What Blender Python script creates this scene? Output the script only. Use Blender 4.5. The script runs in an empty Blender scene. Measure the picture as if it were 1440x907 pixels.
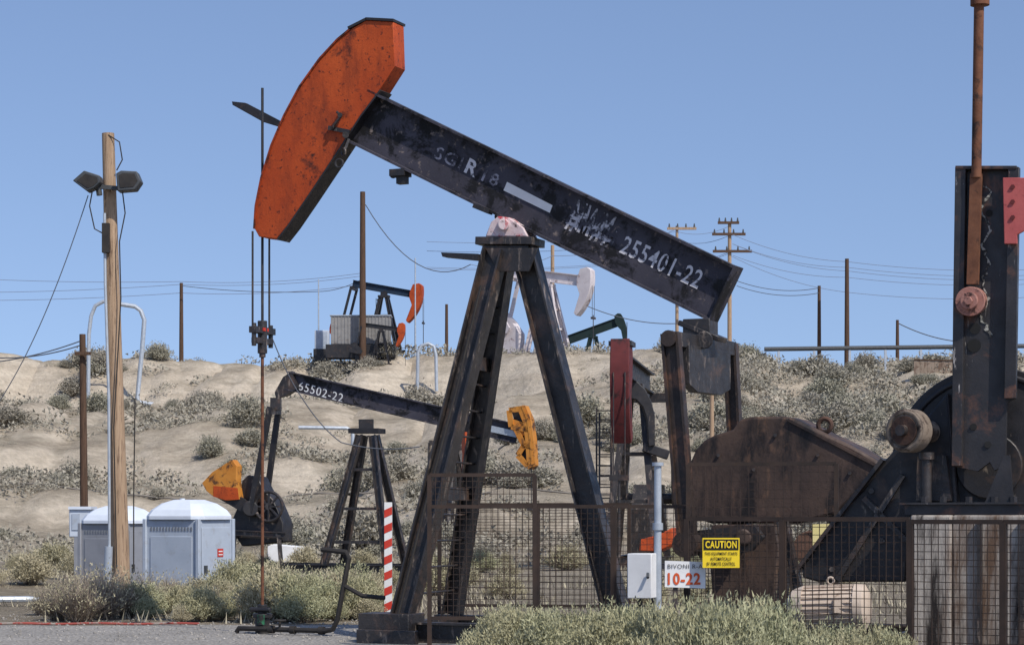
import bpy, bmesh, math, random
from mathutils import Vector, Matrix, noise
R = math.radians
scene = bpy.context.scene
col = scene.collection
EYE = 1.5; F = 3000.0; HR = 720.0
# ------------------------------------------------------------------ survey helpers
def P(px, py, d):
    return Vector(((px-720)/F*d, d, EYE-(py-HR)/F*d))
class Frame:
    """vertical working plane of a machine: axis u along the beam, v across it"""
    def __init__(s, px, d, theta):
        s.O = Vector(((px-720)/F*d, d, 0)); t = R(theta)
        s.u = Vector((math.cos(t), -math.sin(t), 0)); s.v = Vector((math.sin(t), math.cos(t), 0))
    def pt(s, px, py, b=0.0):
        r = Vector(((px-720)/F, 1, (HR-py)/F)); C = Vector((0, 0, EYE))
        t = s.v.dot(s.O + s.v*b - C)/s.v.dot(r)
        return C + r*t
    def loc(s, a, b, z):
        return s.O + s.u*a + s.v*b + Vector((0, 0, z))
UP = Vector((0, 0, 1))
# ------------------------------------------------------------------ materials
def newmat(name):
    m = bpy.data.materials.new(name); m.use_nodes = True
    nt = m.node_tree; nt.nodes.clear()
    out = nt.nodes.new('ShaderNodeOutputMaterial'); b = nt.nodes.new('ShaderNodeBsdfPrincipled')
    nt.links.new(b.outputs[0], out.inputs[0])
    return m, nt, b
def ramp(nt, fac, stops):
    r = nt.nodes.new('ShaderNodeValToRGB')
    e = r.color_ramp.elements
    while len(e) < len(stops): e.new(0.5)
    for i, (p, c) in enumerate(stops):
        e[i].position = p; e[i].color = (*c, 1) if len(c) == 3 else c
    nt.links.new(fac, r.inputs[0]); return r.outputs[0]
def noise_node(nt, vec, scale, detail=6, rough=.6, dist=0):
    n = nt.nodes.new('ShaderNodeTexNoise'); n.inputs['Scale'].default_value = scale
    n.inputs['Detail'].default_value = detail; n.inputs['Roughness'].default_value = rough
    n.inputs['Distortion'].default_value = dist
    nt.links.new(vec, n.inputs['Vector']); return n.outputs['Fac']
def mapping(nt, stretch=(1, 1, 1), coord='Object', off=(0, 0, 0), rot=(0, 0, 0)):
    tc = nt.nodes.new('ShaderNodeTexCoord'); mp = nt.nodes.new('ShaderNodeMapping')
    mp.inputs['Scale'].default_value = stretch; mp.inputs['Location'].default_value = off; mp.inputs['Rotation'].default_value = rot
    nt.links.new(tc.outputs[coord], mp.inputs[0]); return mp.outputs[0]
def mix(nt, fac, a, b, mode='MIX'):
    m = nt.nodes.new('ShaderNodeMix'); m.data_type = 'RGBA'; m.blend_type = mode
    for s, v in ((m.inputs[0], fac), (m.inputs[6], a), (m.inputs[7], b)):
        if isinstance(v, (int, float)): s.default_value = v
        elif isinstance(v, tuple): s.default_value = (*v, 1)
        else: nt.links.new(v, s)
    return m.outputs[2]
def pmat(name, c1, c2, scale=2.0, c3=None, s3=5.0, thr=(.55, .65), rough=.65, bump=.15, bscale=40, metal=0,
         stretch=(1, 1, 1), stretch3=None, c4=None, s4=2.0, thr4=(.6, .62), stretch4=(1, 1, 1), spec=.3):
    m, nt, b = newmat(name)
    v = mapping(nt, stretch)
    colr = ramp(nt, noise_node(nt, v, scale, 8, .65), [(.3, c1), (.7, c2)])
    if c3:
        v3 = mapping(nt, stretch3 or stretch, off=(3.1, 1.7, 5.3))
        f = ramp(nt, noise_node(nt, v3, s3, 10, .7, .4), [(thr[0], (0, 0, 0)), (thr[1], (1, 1, 1))])
        colr = mix(nt, f, colr, c3)
    if c4:
        v4 = mapping(nt, stretch4, off=(7.1, 2.7, 1.3))
        f = ramp(nt, noise_node(nt, v4, s4, 10, .7, .3), [(thr4[0], (0, 0, 0)), (thr4[1], (1, 1, 1))])
        colr = mix(nt, f, colr, c4)
    nt.links.new(colr, b.inputs['Base Color'])
    rr = ramp(nt, noise_node(nt, v, scale*3, 5), [(.3, (rough-.12,)*3), (.7, (min(1, rough+.15),)*3)])
    nt.links.new(rr, b.inputs['Roughness'])
    b.inputs['Metallic'].default_value = metal
    b.inputs['Specular IOR Level'].default_value = spec
    if bump:
        bn = nt.nodes.new('ShaderNodeBump'); bn.inputs['Strength'].default_value = bump
        bn.inputs['Distance'].default_value = .02
        nt.links.new(noise_node(nt, mapping(nt, stretch), bscale, 8, .7), bn.inputs['Height'])
        nt.links.new(bn.outputs[0], b.inputs['Normal'])
    return m
M = {}
M['beam'] = pmat('weathered_black_paint', (.036, .034, .045), (.070, .065, .082), 1.5, (.010, .009, .010), 2.6, (.49, .57), c4=(.20, .16, .14), s4=8, thr4=(.59, .67))
M['steel'] = pmat('oily_dark_steel', (.011, .010, .011), (.044, .038, .036), 2.5, (.095, .057, .040), 2.2, (.53, .68), rough=.42, bump=.45, bscale=12, c4=(.26, .205, .165), s4=5, thr4=(.57, .69), stretch4=(2.2, 2.2, .55), spec=.5)
M['black'] = pmat('black_steel', (.010, .010, .012), (.030, .027, .028), 3, (.065, .04, .028), 3, (.56, .70), rough=.48, c4=(.19, .155, .125), s4=6, thr4=(.61, .71), stretch4=(1.6, 1.6, .6), spec=.45)
M['rust'] = pmat('rusted_steel', (.06, .034, .026), (.14, .075, .05), 2.5, (.018, .013, .012), 2.2, (.48, .62), rough=.8, bump=.4, bscale=25, c4=(.2, .1, .05), s4=5, thr4=(.66, .75))
M['pit'] = pmat('oily_pitman_steel', (.016, .012, .011), (.05, .034, .027), 2.5, (.13, .065, .04), 2.4, (.52, .64), rough=.5, bump=.4, bscale=18, c4=(.26, .18, .13), s4=6, thr4=(.64, .72), stretch4=(2, 2, .5), spec=.4)
M['case'] = pmat('burnt_brown_steel', (.048, .032, .026), (.095, .060, .044), 1.4, (.014, .011, .011), 1.6, (.45, .60), rough=.6, bump=.4, bscale=12, stretch3=(2, 2, .6), c4=(.20, .11, .065), s4=2.4, thr4=(.57, .74), stretch4=(1.4, 1.4, .6), spec=.35)
M['rustrod'] = pmat('rusty_rod', (.10, .04, .022), (.2, .085, .045), 6, (.03, .018, .015), 5, (.52, .62), rough=.8)
M['orange_dark'] = pmat('sooty_orange_paint', (.22, .035, .010), (.35, .05, .014), 3, (.03, .015, .01), 4, (.48, .6), rough=.6)
M['yellow_orange'] = pmat('worn_ochre_paint', (.46, .16, .02), (.58, .26, .05), 1.5, (.10, .045, .02), 4, (.50, .58), rough=.6)
M['maroon'] = pmat('maroon_paint', (.085, .017, .018), (.14, .028, .027), 2, (.02, .012, .012), 3, (.54, .64))
M['pinkred'] = pmat('faded_red_paint', (.36, .07, .07), (.46, .11, .10), 4, (.12, .04, .03), 8, (.58, .66))
M['saddle'] = pmat('faded_pink_white_paint', (.55, .40, .40), (.7, .62, .62), 5, (.45, .06, .07), 6, (.52, .6), c4=(.06, .04, .04), s4=9, thr4=(.58, .64))
M['white'] = pmat('white_paint', (.62, .62, .62), (.78, .78, .77), 3, (.4, .36, .32), 10, (.66, .75), bump=.05)
M['whitefar'] = pmat('dusty_white_paint', (.50, .45, .46), (.66, .61, .61), .8, (.22, .15, .14), 1.2, (.56, .66), bump=.05)
M['green'] = pmat('dark_teal_paint', (.008, .018, .018), (.012, .030, .028), 1, (.02, .015, .01), 2, (.6, .7))
M['bluebeam'] = pmat('dark_blue_paint', (.010, .022, .042), (.016, .036, .065), 1, (.02, .015, .015), 2, (.5, .6))
M['wood'] = pmat('weathered_wood', (.30, .20, .125), (.46, .33, .22), 3, (.14, .09, .06), 4, (.54, .62), rough=.9, bump=.6, bscale=10, stretch=(9, 9, .4), c4=(.07, .05, .04), s4=5, thr4=(.66, .7), stretch4=(12, 12, .5))
M['wood_dark'] = pmat('creosoted_wood', (.06, .035, .022), (.12, .07, .045), 3, (.03, .02, .015), 4, (.56, .62), rough=.9, bump=.4, bscale=10, stretch=(7, 7, .5))
M['galv'] = pmat('galvanised_steel', (.34, .38, .43), (.5, .54, .58), 5, (.2, .15, .12), 7, (.66, .75), rough=.45, metal=.3)
M['lamp'] = pmat('dark_lamp_housing', (.04, .045, .05), (.08, .085, .09), 6, rough=.5)
M['cabin'] = pmat('pale_grey_blue_plastic', (.33, .38, .45), (.41, .46, .53), 2, (.28, .28, .28), 5, (.54, .8), rough=.5, bump=.03)
M['cabing'] = pmat('dull_grey_plastic', (.20, .21, .235), (.27, .28, .305), 2, (.17, .165, .15), 5, (.58, .8), rough=.5, bump=.03)
M['ventgrey'] = pmat('shaded_vent_plastic', (.13, .145, .17), (.17, .185, .21), 2, rough=.6, bump=0)
M['cabin2'] = pmat('light_grey_plastic', (.45, .5, .57), (.53, .58, .65), 2, rough=.5, bump=.03)
M['roof'] = pmat('pale_plastic_roof', (.56, .61, .68), (.66, .71, .78), 2, (.46, .45, .42), 6, (.62, .8), rough=.5, bump=.03)
M['concrete'] = pmat('stained_concrete', (.28, .25, .22), (.44, .40, .35), 1.6, (.12, .075, .05), 1.3, (.47, .62), rough=.9, bump=.5, stretch=(2.5, 2.5, .5), c4=(.022, .018, .017), s4=1.3, thr4=(.51, .62), stretch4=(3, 3, .4))
M['motor'] = pmat('beige_enamel', (.48, .39, .31), (.60, .50, .41), 4, (.22, .15, .11), 8, (.56, .7), rough=.6)
M['yellow'] = pmat('yellow_sign_face', (.72, .52, .02), (.82, .6, .03), 4, (.4, .3, .1), 12, (.7, .75), bump=0)
M['palesign'] = pmat('faded_yellow_sign', (.6, .52, .2), (.7, .6, .3), 4, bump=0)
M['ink'] = pmat('black_ink', (.01, .01, .01), (.015, .015, .015), 4, bump=0)
M['inkgrey'] = pmat('faded_black_ink', (.06, .06, .06), (.12, .12, .12), 9, bump=0)
M['inkred'] = pmat('red_orange_ink', (.55, .08, .02), (.6, .1, .03), 4, bump=0)
M['red'] = pmat('red_paint', (.45, .03, .02), (.55, .05, .03), 4, bump=.05)
M['hose'] = pmat('dull_red_hose', (.25, .05, .04), (.35, .08, .06), 4, (.3, .26, .22), 3, (.5, .55), bump=.05)
M['wgreen'] = pmat('green_valve_paint', (.02, .12, .06), (.03, .16, .08), 6, (.02, .02, .02), 9, (.48, .55))
M['grime'] = pmat('drip_stained_black_steel', (.012, .012, .014), (.038, .035, .037), 2.5, (.13, .06, .037), 2.2, (.52, .64), rough=.45, c4=(.40, .37, .35), s4=2.0, thr4=(.635, .66), stretch4=(6, 6, .7), spec=.45)
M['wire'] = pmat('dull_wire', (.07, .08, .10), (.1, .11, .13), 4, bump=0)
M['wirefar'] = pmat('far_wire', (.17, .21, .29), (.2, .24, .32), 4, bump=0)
M['mesh'] = pmat('fence_steel', (.022, .017, .015), (.06, .038, .028), 3, rough=.7, bump=0)
M['pipe'] = pmat('dark_pipe', (.02, .018, .018), (.04, .035, .03), 5)
M['pipefar'] = pmat('dusty_pipe', (.14, .125, .11), (.2, .18, .155), 1)
M['greywall'] = pmat('grey_sheet_metal', (.2, .2, .2), (.28, .27, .26), .8, (.12, .1, .09), 2, (.55, .7), stretch=(1, 1, 3))
M['rustwall'] = pmat('rusty_corrugated_metal', (.2, .15, .11), (.3, .24, .19), 1, (.13, .085, .06), 2, (.5, .6))
M['letter'] = pmat('worn_white_lettering', (.60, .58, .60), (.60, .58, .60), 3, (.05, .05, .06), 15, (.55, .60), bump=0)
M['letter_faint'] = pmat('faint_white_lettering', (.30, .29, .33), (.36, .34, .38), 3, (.045, .043, .055), 10, (.46, .56), bump=0)
M['letter_smear'] = pmat('smeared_white_lettering', (.45, .44, .47), (.52, .5, .53), 3, (.045, .043, .055), 9, (.46, .54), bump=0)
m, nt, b = newmat('orange_paint'); M['orange'] = m
c = ramp(nt, noise_node(nt, mapping(nt), 1.2, 8, .65), [(.3, (.36, .050, .011)), (.7, (.50, .085, .018))])
f = ramp(nt, noise_node(nt, mapping(nt, (3, 3, .8), rot=(0, .5, 0)), 1.3, 10, .75), [(.47, (0, 0, 0)), (.72, (1, 1, 1))])
c = mix(nt, f, c, (.17, .030, .012))
f = ramp(nt, noise_node(nt, mapping(nt, off=(4, 1, 2)), 16, 6, .7), [(.58, (0, 0, 0)), (.65, (1, 1, 1))]); c = mix(nt, f, c, (.10, .022, .012))
f = ramp(nt, noise_node(nt, mapping(nt, off=(1, 7, 2)), 2.4, 12, .72), [(.57, (0, 0, 0)), (.67, (1, 1, 1))]); c = mix(nt, f, c, (.04, .017, .013))
nt.links.new(c, b.inputs['Base Color']); b.inputs['Roughness'].default_value = .6; b.inputs['Specular IOR Level'].default_value = .25
bn = nt.nodes.new('ShaderNodeBump'); bn.inputs['Strength'].default_value = .3; bn.inputs['Distance'].default_value = .02
nt.links.new(noise_node(nt, mapping(nt), 20, 8, .7), bn.inputs['Height']); nt.links.new(bn.outputs[0], b.inputs['Normal'])
# ------------------------------------------------------------------ mesh builder
class MB:
    def __init__(s): s.v = []; s.f = []; s.m = []; s.cm = 0
    def add(s, vs, fs):
        o = len(s.v); s.v += [Vector(q) for q in vs]
        for f in fs: s.f.append(tuple(i+o for i in f)); s.m.append(s.cm)
    def bar(s, p0, p1, h, w, up=UP, off=0, side=0):
        p0 = Vector(p0); p1 = Vector(p1); d = (p1-p0).normalized()
        if abs(d.dot(up)) > .98: up = Vector((0, 1, 0)) if abs(d.y) < .9 else Vector((1, 0, 0))
        sd = d.cross(up).normalized(); u = sd.cross(d).normalized()
        vs = []
        for p in (p0, p1):
            for a, b in ((-1, -1), (1, -1), (1, 1), (-1, 1)):
                vs.append(p + sd*(a*w/2+side) + u*(b*h/2+off))
        s.add(vs, [(0, 3, 2, 1), (4, 5, 6, 7), (0, 1, 5, 4), (1, 2, 6, 5), (2, 3, 7, 6), (3, 0, 4, 7)]); return s
    def ibeam(s, p0, p1, h, w, up=UP, tf=.025, tw=.02):
        s.bar(p0, p1, tf, w, up, h/2-tf/2); s.bar(p0, p1, tf, w, up, -h/2+tf/2)
        s.bar(p0, p1, h-2*tf-.004, tw, up); return s
    def box(s, c, sx, sy, sz, rz=0):
        c = Vector(c); m = Matrix.Rotation(rz, 3, 'Z')
        s.bar(c+m@Vector((-sx/2, 0, 0)), c+m@Vector((sx/2, 0, 0)), sz, sy); return s
    def prism(s, pts, vec):
        n = len(pts); vec = Vector(vec)
        a = [Vector(p) for p in pts]; b = [p+vec for p in a]
        s.add(a+b, [tuple(range(n))[::-1], tuple(range(n, 2*n))] + [(i, (i+1) % n, n+(i+1) % n, n+i) for i in range(n)]); return s
    def cyl(s, p0, p1, r0, r1=None, n=16, caps=True):
        r1 = r0 if r1 is None else r1
        p0 = Vector(p0); p1 = Vector(p1); d = (p1-p0).normalized()
        t = UP if abs(d.z) < .9 else Vector((1, 0, 0))
        a = d.cross(t).normalized(); b = d.cross(a)
        vs = []
        for p, r in ((p0, r0), (p1, r1)):
            for i in range(n):
                an = 2*math.pi*i/n; vs.append(p+a*(r*math.cos(an))+b*(r*math.sin(an)))
        fs = [(i, (i+1) % n, n+(i+1) % n, n+i) for i in range(n)]
        if caps: fs += [tuple(range(n))[::-1], tuple(range(n, 2*n))]
        s.add(vs, fs); return s
    def tube(s, pts, r, n=8):
        pts = [Vector(p) for p in pts]
        rings = []
        a = None
        for i, p in enumerate(pts):
            d = (pts[min(i+1, len(pts)-1)]-pts[max(i-1, 0)]).normalized()
            if a is None:
                t = UP if abs(d.z) < .9 else Vector((1, 0, 0)); a = d.cross(t).normalized()
            a = (a - d*a.dot(d)).normalized(); b = d.cross(a)
            rings.append([p+a*(r*math.cos(2*math.pi*k/n))+b*(r*math.sin(2*math.pi*k/n)) for k in range(n)])
        vs = [q for ring in rings for q in ring]; fs = []
        for i in range(len(pts)-1):
            for k in range(n): fs.append((i*n+k, i*n+(k+1) % n, (i+1)*n+(k+1) % n, (i+1)*n+k))
        fs += [tuple(range(n))[::-1], tuple(range((len(pts)-1)*n, len(pts)*n))]
        s.add(vs, fs); return s
    def torus(s, c, axis, R0, r, n=20, k=8):
        axis = Vector(axis).normalized(); t = UP if abs(axis.z) < .9 else Vector((1, 0, 0))
        a = axis.cross(t).normalized(); b = axis.cross(a); c = Vector(c); vs = []; fs = []
        for i in range(n):
            an = 2*math.pi*i/n; rd = a*math.cos(an)+b*math.sin(an)
            for j in range(k):
                q = 2*math.pi*j/k; vs.append(c+rd*(R0+r*math.cos(q))+axis*(r*math.sin(q)))
        for i in range(n):
            for j in range(k):
                fs.append((i*k+j, ((i+1) % n)*k+j, ((i+1) % n)*k+(j+1) % k, i*k+(j+1) % k))
        s.add(vs, fs); return s
    def mesh(s, name, mats, origin=Vector((0, 0, 0)), smooth=True, recalc=True):
        me = bpy.data.meshes.new(name)
        me.from_pydata([tuple(v-origin) for v in s.v], [], s.f)
        for m in (mats if isinstance(mats, (list, tuple)) else [mats]): me.materials.append(m)
        me.polygons.foreach_set('material_index', s.m)
        if recalc:
            bm = bmesh.new(); bm.from_mesh(me); bmesh.ops.recalc_face_normals(bm, faces=bm.faces); bm.to_mesh(me); bm.free()
        if smooth:
            me.shade_smooth(); me.set_sharp_from_angle(angle=R(35))
        me.update(); return me
def tag(o, label=None, cat=None, group=None, kind=None):
    if label: o['label'] = label
    if cat: o['category'] = cat
    if group: o['group'] = group
    if kind: o['kind'] = kind
    return o
class Thing:
    def __init__(s, name, base, label, cat, group=None):
        s.o = bpy.data.objects.new(name, None); s.o.location = base; s.o.empty_display_size = .3
        s.base = Vector(base); col.objects.link(s.o); tag(s.o, label, cat, group)
    def part(s, name, mb, mat, parent=None, label=None, bevel=0, smooth=True):
        me = mb if isinstance(mb, bpy.types.Mesh) else mb.mesh(name, mat, s.base, smooth)
        o = bpy.data.objects.new(name, me); col.objects.link(o); o.parent = parent or s.o
        if label: o['label'] = label
        if bevel: addbevel(o, bevel)
        return o
    def text(s, body, p, xv, yv, mat, parent, name='lettering', bold=.02):
        return s.part(name, text_mesh(body, p-s.base, xv, yv, mat, bold), None, parent, smooth=False)
def addbevel(o, w):
    b = o.modifiers.new('bevel', 'BEVEL'); b.width = w; b.segments = 2; b.limit_method = 'ANGLE'; b.angle_limit = R(40)
def single(name, mb, mat, base, label, cat, group=None, kind=None, smooth=True, bevel=0):
    o = bpy.data.objects.new(name, mb.mesh(name, mat, Vector(base), smooth)); o.location = base
    col.objects.link(o); tag(o, label, cat, group, kind)
    if bevel: addbevel(o, bevel)
    return o
def text_mesh(body, p, xv, yv, mat, bold=.02):
    cu = bpy.data.curves.new('lettering_curve', 'FONT'); cu.body = body; cu.offset = bold; cu.resolution_u = 3; cu.space_character = 1.12
    to = bpy.data.objects.new('lettering_temp', cu); col.objects.link(to)
    dg = bpy.context.evaluated_depsgraph_get(); dg.update()
    me = bpy.data.meshes.new_from_object(to.evaluated_get(dg))
    bpy.data.objects.remove(to)
    xs = [v.co.x for v in me.vertices]; ys = [v.co.y for v in me.vertices]
    x0, x1, y0, y1 = min(xs), max(xs), min(ys), max(ys)
    for v in me.vertices:
        v.co = p + xv*((v.co.x-x0)/(x1-x0)) + yv*((v.co.y-y0)/(y1-y0))
    me.materials.clear(); me.materials.append(mat); me.name = 'lettering'; return me
# ------------------------------------------------------------------ terrain
PROF = [(-500, 0), (60, 0), (74, 0), (92, .7), (99, 2.3), (122, 3.1), (131, 5.6), (149, 6.3), (158, 9.4), (164, 9.9), (181, 10.4), (187, 13.6), (195, 15.9), (212, 16.1), (400, 16.1), (4000, 12)]
def prof(y):
    for (a, za), (b, zb) in zip(PROF, PROF[1:]):
        if y <= b:
            t = (y-a)/(b-a); return za+(zb-za)*t
    return PROF[-1][1]
def terr(x, y):
    z = 0
    if y > 58:
        k = min(1, (y-58)/40.0); kk = k if y < 230 else max(0, 1-(y-230)/200)
        w = noise.noise(Vector((x*.030, y*.010, 3.3)))*20 + noise.noise(Vector((x*.09, y*.035, 7)))*10 + noise.noise(Vector((x*.26, y*.07, 9)))*3.6 + noise.noise(Vector((x*.7, y*.1, 29)))*.9
        fade = 1 if y < 186 else max(0, 1-(y-186)/26)
        yy = y + w*k*fade
        st = (prof(yy-2)+prof(yy)*2+prof(yy+2))/4
        yl = y+w*.35*fade
        lin = 0 if yl < 72 else (min(1, (yl-72)/124)**1.15)*16.0
        if y > 212: lin = prof(y)
        g = .22+noise.noise(Vector((x*.045, y*.035, 15)))*1.3 + max(0, min(.5, (x-6)/16))
        if y > 176 and x < 8: g -= .25
        g = max(0, min(1, g))
        z = st*(1-g)+lin*g
        z += kk*(noise.noise(Vector((x*.13, y*.11, 0)))*.6 + noise.noise(Vector((x*.38, y*.34, 4)))*.32 + noise.noise(Vector((x*.95, y*.95, 2)))*.15 + noise.noise(Vector((x*2.1, y*2.1, 8)))*.06)
        z += kk*(noise.noise(Vector((x*.05, 5.5, y*.01)))*1.0 + noise.noise(Vector((x*.14, 8.5, y*.02)))*.6)
        z -= kk*(1-abs(noise.noise(Vector((x*.16, y*.03, 31))))*2)**4*.55
        if x > 14 and y > 120: z -= min(1, (x-14)/8)*min(1, (y-120)/60)*.6*(1 if y < 400 else 0)
    z -= .65*math.exp(-((x+7.6)/3.0)**2-((y-41.5)/3.2)**2)
    if y > 29: z += min(1, (y-29)/5)*noise.noise(Vector((x*.6, y*.6, 1)))*.035*(1 if y < 70 else 0)
    return z
def hit(px, py, dmin=29):
    d = dmin
    while d < 260:
        q = P(px, py, d)
        if terr(q.x, d) >= q.z: return Vector((q.x, d, terr(q.x, d)))
        d += .25
    q = P(px, py, 197); return Vector((q.x, 197, terr(q.x, 197)))
xs = []
v = 0
while v < 62: xs.append(v); v += .5
while v < 4000: xs.append(v); v *= 1.18
xs = [-a for a in xs[:0:-1]] + xs
ys = [-600, -200, -80, -30, -10]
v = 0
while v < 62: ys.append(v); v += 1.0
while v < 215: ys.append(v); v += .5
while v < 4000: ys.append(v); v *= 1.1
mb = MB(); nx = len(xs)
mb.v = [Vector((x, y, terr(x, y))) for y in ys for x in xs]
mb.f = [(j*nx+i, j*nx+i+1, (j+1)*nx+i+1, (j+1)*nx+i) for j in range(len(ys)-1) for i in range(nx-1)]
mb.m = [0]*len(mb.f)
m, nt, b = newmat('desert_ground'); M['ground'] = m
v1 = mapping(nt)
base = ramp(nt, noise_node(nt, v1, .09, 12, .72), [(.3, (.30, .255, .19)), (.5, (.41, .355, .275)), (.7, (.52, .46, .37))])
fine = ramp(nt, noise_node(nt, v1, 1.8, 10, .78), [(.3, (.66, .66, .66)), (.7, (1.2, 1.2, 1.2))])
geo = nt.nodes.new('ShaderNodeNewGeometry'); sep = nt.nodes.new('ShaderNodeSeparateXYZ'); nt.links.new(geo.outputs['Normal'], sep.inputs[0])
steep = ramp(nt, sep.outputs['Z'], [(.88, (1, 1, 1)), (.98, (0, 0, 0))])
scrub = ramp(nt, noise_node(nt, mapping(nt, (.6, 1, 1)), .35, 12, .8), [(.46, (0, 0, 0)), (.60, (1, 1, 1))])
sc2 = mix(nt, .55, (0, 0, 0), scrub, 'MIX')
pale = mix(nt, noise_node(nt, mapping(nt, (.5, .5, 1.5)), .5, 8, .7), (.46, .395, .305), (.68, .61, .505))
c = mix(nt, sc2, base, (.23, .205, .155))
c = mix(nt, steep, c, pale)
strat = ramp(nt, noise_node(nt, mapping(nt, (.03, .03, 1.3)), 1.0, 8, .75), [(.35, (.86, .83, .80)), (.6, (1.06, 1.05, 1.03))])
c = mix(nt, 1.0, c, fine, 'MULTIPLY'); c = mix(nt, 1.0, c, strat, 'MULTIPLY')
nt.links.new(c, b.inputs['Base Color']); b.inputs['Roughness'].default_value = .95; b.inputs['Specular IOR Level'].default_value = .1
bn = nt.nodes.new('ShaderNodeBump'); bn.inputs['Strength'].default_value = 1.0; bn.inputs['Distance'].default_value = .35
nt.links.new(noise_node(nt, v1, 1.1, 12, .78), bn.inputs['Height']); nt.links.new(bn.outputs[0], b.inputs['Normal'])
g = bpy.data.objects.new('desert_ground', mb.mesh('desert_ground', M['ground'], recalc=False)); col.objects.link(g); tag(g, kind='structure')
m, nt, b = newmat('grey_gravel'); M['gravel'] = m
v1 = mapping(nt)
c = ramp(nt, noise_node(nt, v1, .7, 8, .7), [(.3, (.31, .29, .26)), (.7, (.46, .43, .385))])
vo = nt.nodes.new('ShaderNodeTexVoronoi'); vo.inputs['Scale'].default_value = 22; nt.links.new(v1, vo.inputs['Vector'])
st = ramp(nt, vo.outputs['Distance'], [(.0, (1.25, 1.25, 1.25)), (.6, (.5, .5, .5))])
c = mix(nt, .9, c, st, 'MULTIPLY'); nt.links.new(c, b.inputs['Base Color']); b.inputs['Roughness'].default_value = .95
bn = nt.nodes.new('ShaderNodeBump'); bn.inputs['Strength'].default_value = .8; bn.inputs['Distance'].default_value = .03
nt.links.new(vo.outputs['Distance'], bn.inputs['Height']); nt.links.new(bn.outputs[0], b.inputs['Normal'])
def sheet(name, y0, y1, x0, x1, z, seed, jit=.25, step=.4):
    mb = MB(); n = int((x1-x0)/step)
    for i in range(n+1):
        x = x0+i*step
        a = y0+noise.noise(Vector((x*.8, seed, 0)))*jit; c2 = y1+noise.noise(Vector((x*.8, seed+5, 0)))*jit
        mb.v += [Vector((x, a, z)), Vector((x, c2, z))]
    mb.f = [(2*i, 2*i+2, 2*i+3, 2*i+1) for i in range(n)]; mb.m = [0]*n
    o = bpy.data.objects.new(name, mb.mesh(name, M['gravel'])); col.objects.link(o); tag(o, kind='structure')
sheet('gravel_road', 6, 28.3, -60, 60, .006, 1)
rnd = random.Random(3); mb = MB()
for k in range(1500):
    d = rnd.uniform(24.5, 31); x = P(rnd.uniform(-20, 700), 0, d).x; s_ = rnd.uniform(.008, .028); c_ = Vector((x, d, s_*.5))
    vs = [c_+Vector((rnd.uniform(.6, 1)*s_*a_, rnd.uniform(.6, 1)*s_*b_, rnd.uniform(.5, .9)*s_*e_)) for a_, b_, e_ in ((1, 0, 0), (0, 1, 0), (-1, 0, 0), (0, -1, 0), (0, 0, 1))]
    mb.add(vs, [(0, 1, 4), (1, 2, 4), (2, 3, 4), (3, 0, 4)])
o = bpy.data.objects.new('gravel_stones', mb.mesh('gravel_stones', M['gravel'], smooth=False)); col.objects.link(o); tag(o, 'loose grey stones on the gravel road', 'gravel', kind='stuff')
# ------------------------------------------------------------------ main pumpjack
A = Frame(715, 25, 24); pt = A.pt; u, v = A.u, A.v
T = Thing('pumpjack', A.loc(0, 0, 0), 'large black pumpjack with orange horse head on a tripod post', 'pumpjack')
c0 = pt(509, 165); c1 = pt(1019, 414)
bd = (c1-c0).normalized(); bup = (UP-bd*bd.z).normalized()
mb = MB(); mb.ibeam(c0, c1, .67, .28, UP, .028, .02)
mb.bar(c1+bd*.002, c1+bd*.022, .69, .29)
beam = T.part('walking_beam', mb, M['beam'])
off = -.0145
def BT(body, x0, y0, x1, y1, h, mat, nm='lettering', bold=.03, o_=None):
    o_ = off if o_ is None else o_
    p = pt(x0, y0, o_); q = pt(x1, y1, o_); T.text(body, p, q-p, bup*h, mat, beam, nm, bold)
BT('255401-22', 870, 355, 980, 407, .215, M['letter'], bold=.012)
BT('R', 652, 242, 667, 250, .18, M['letter'])
BT('SGI', 609, 222, 646, 239, .15, M['letter_faint'], bold=.01)
BT('18', 676, 254, 697, 264, .15, M['letter_faint'], bold=.01)
BT('#H##', 792, 321, 858, 351, .26, M['letter_smear'], bold=.03)
BT('NWM', 797, 318, 850, 343, .33, M['letter_smear'], bold=.01, o_=-.017)
mb = MB(); mb.prism([pt(713, 256, off), pt(777, 289, off), pt(773, 299.5, off), pt(708, 268, off)], v*.003)
T.part('white_patch', mb, M['white'], beam)
HW = .28
hp = [(492, 42), (515, 29), (553, 31), (555, 93), (534, 126), (506, 163), (485, 196), (460, 234), (430, 279), (404, 317), (389, 336), (364, 333), (358, 322), (360, 290), (368, 250), (382, 205), (400, 163), (422, 122), (450, 83), (475, 56)]
arc = [(492, 42), (475, 56), (450, 83), (422, 122), (400, 163), (382, 205), (368, 250), (360, 290), (358, 322)]
mb = MB(); mb.prism([pt(x, y, -HW/2) for x, y in hp], v*HW)
head = T.part('horse_head', mb, M['orange'], bevel=.008)
mb = MB()
for (xa, ya), (xb, yb) in zip(arc, arc[1:]):
    mb.bar(pt(xa, ya, -HW/2)+v*HW/2, pt(xb, yb, -HW/2)+v*HW/2, HW+.04, .022, v)
T.part('face_plate', mb, M['orange_dark'], head)
mb = MB()
back = hp[4:11]
for (xa, ya), (xb, yb) in zip(back, back[1:]):
    mb.bar(pt(xa+1, ya+1, -HW/2)+v*HW/2, pt(xb+1, yb+1, -HW/2)+v*HW/2, HW+.01, .02, v)
T.part('back_plate', mb, M['black'], head)
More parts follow.
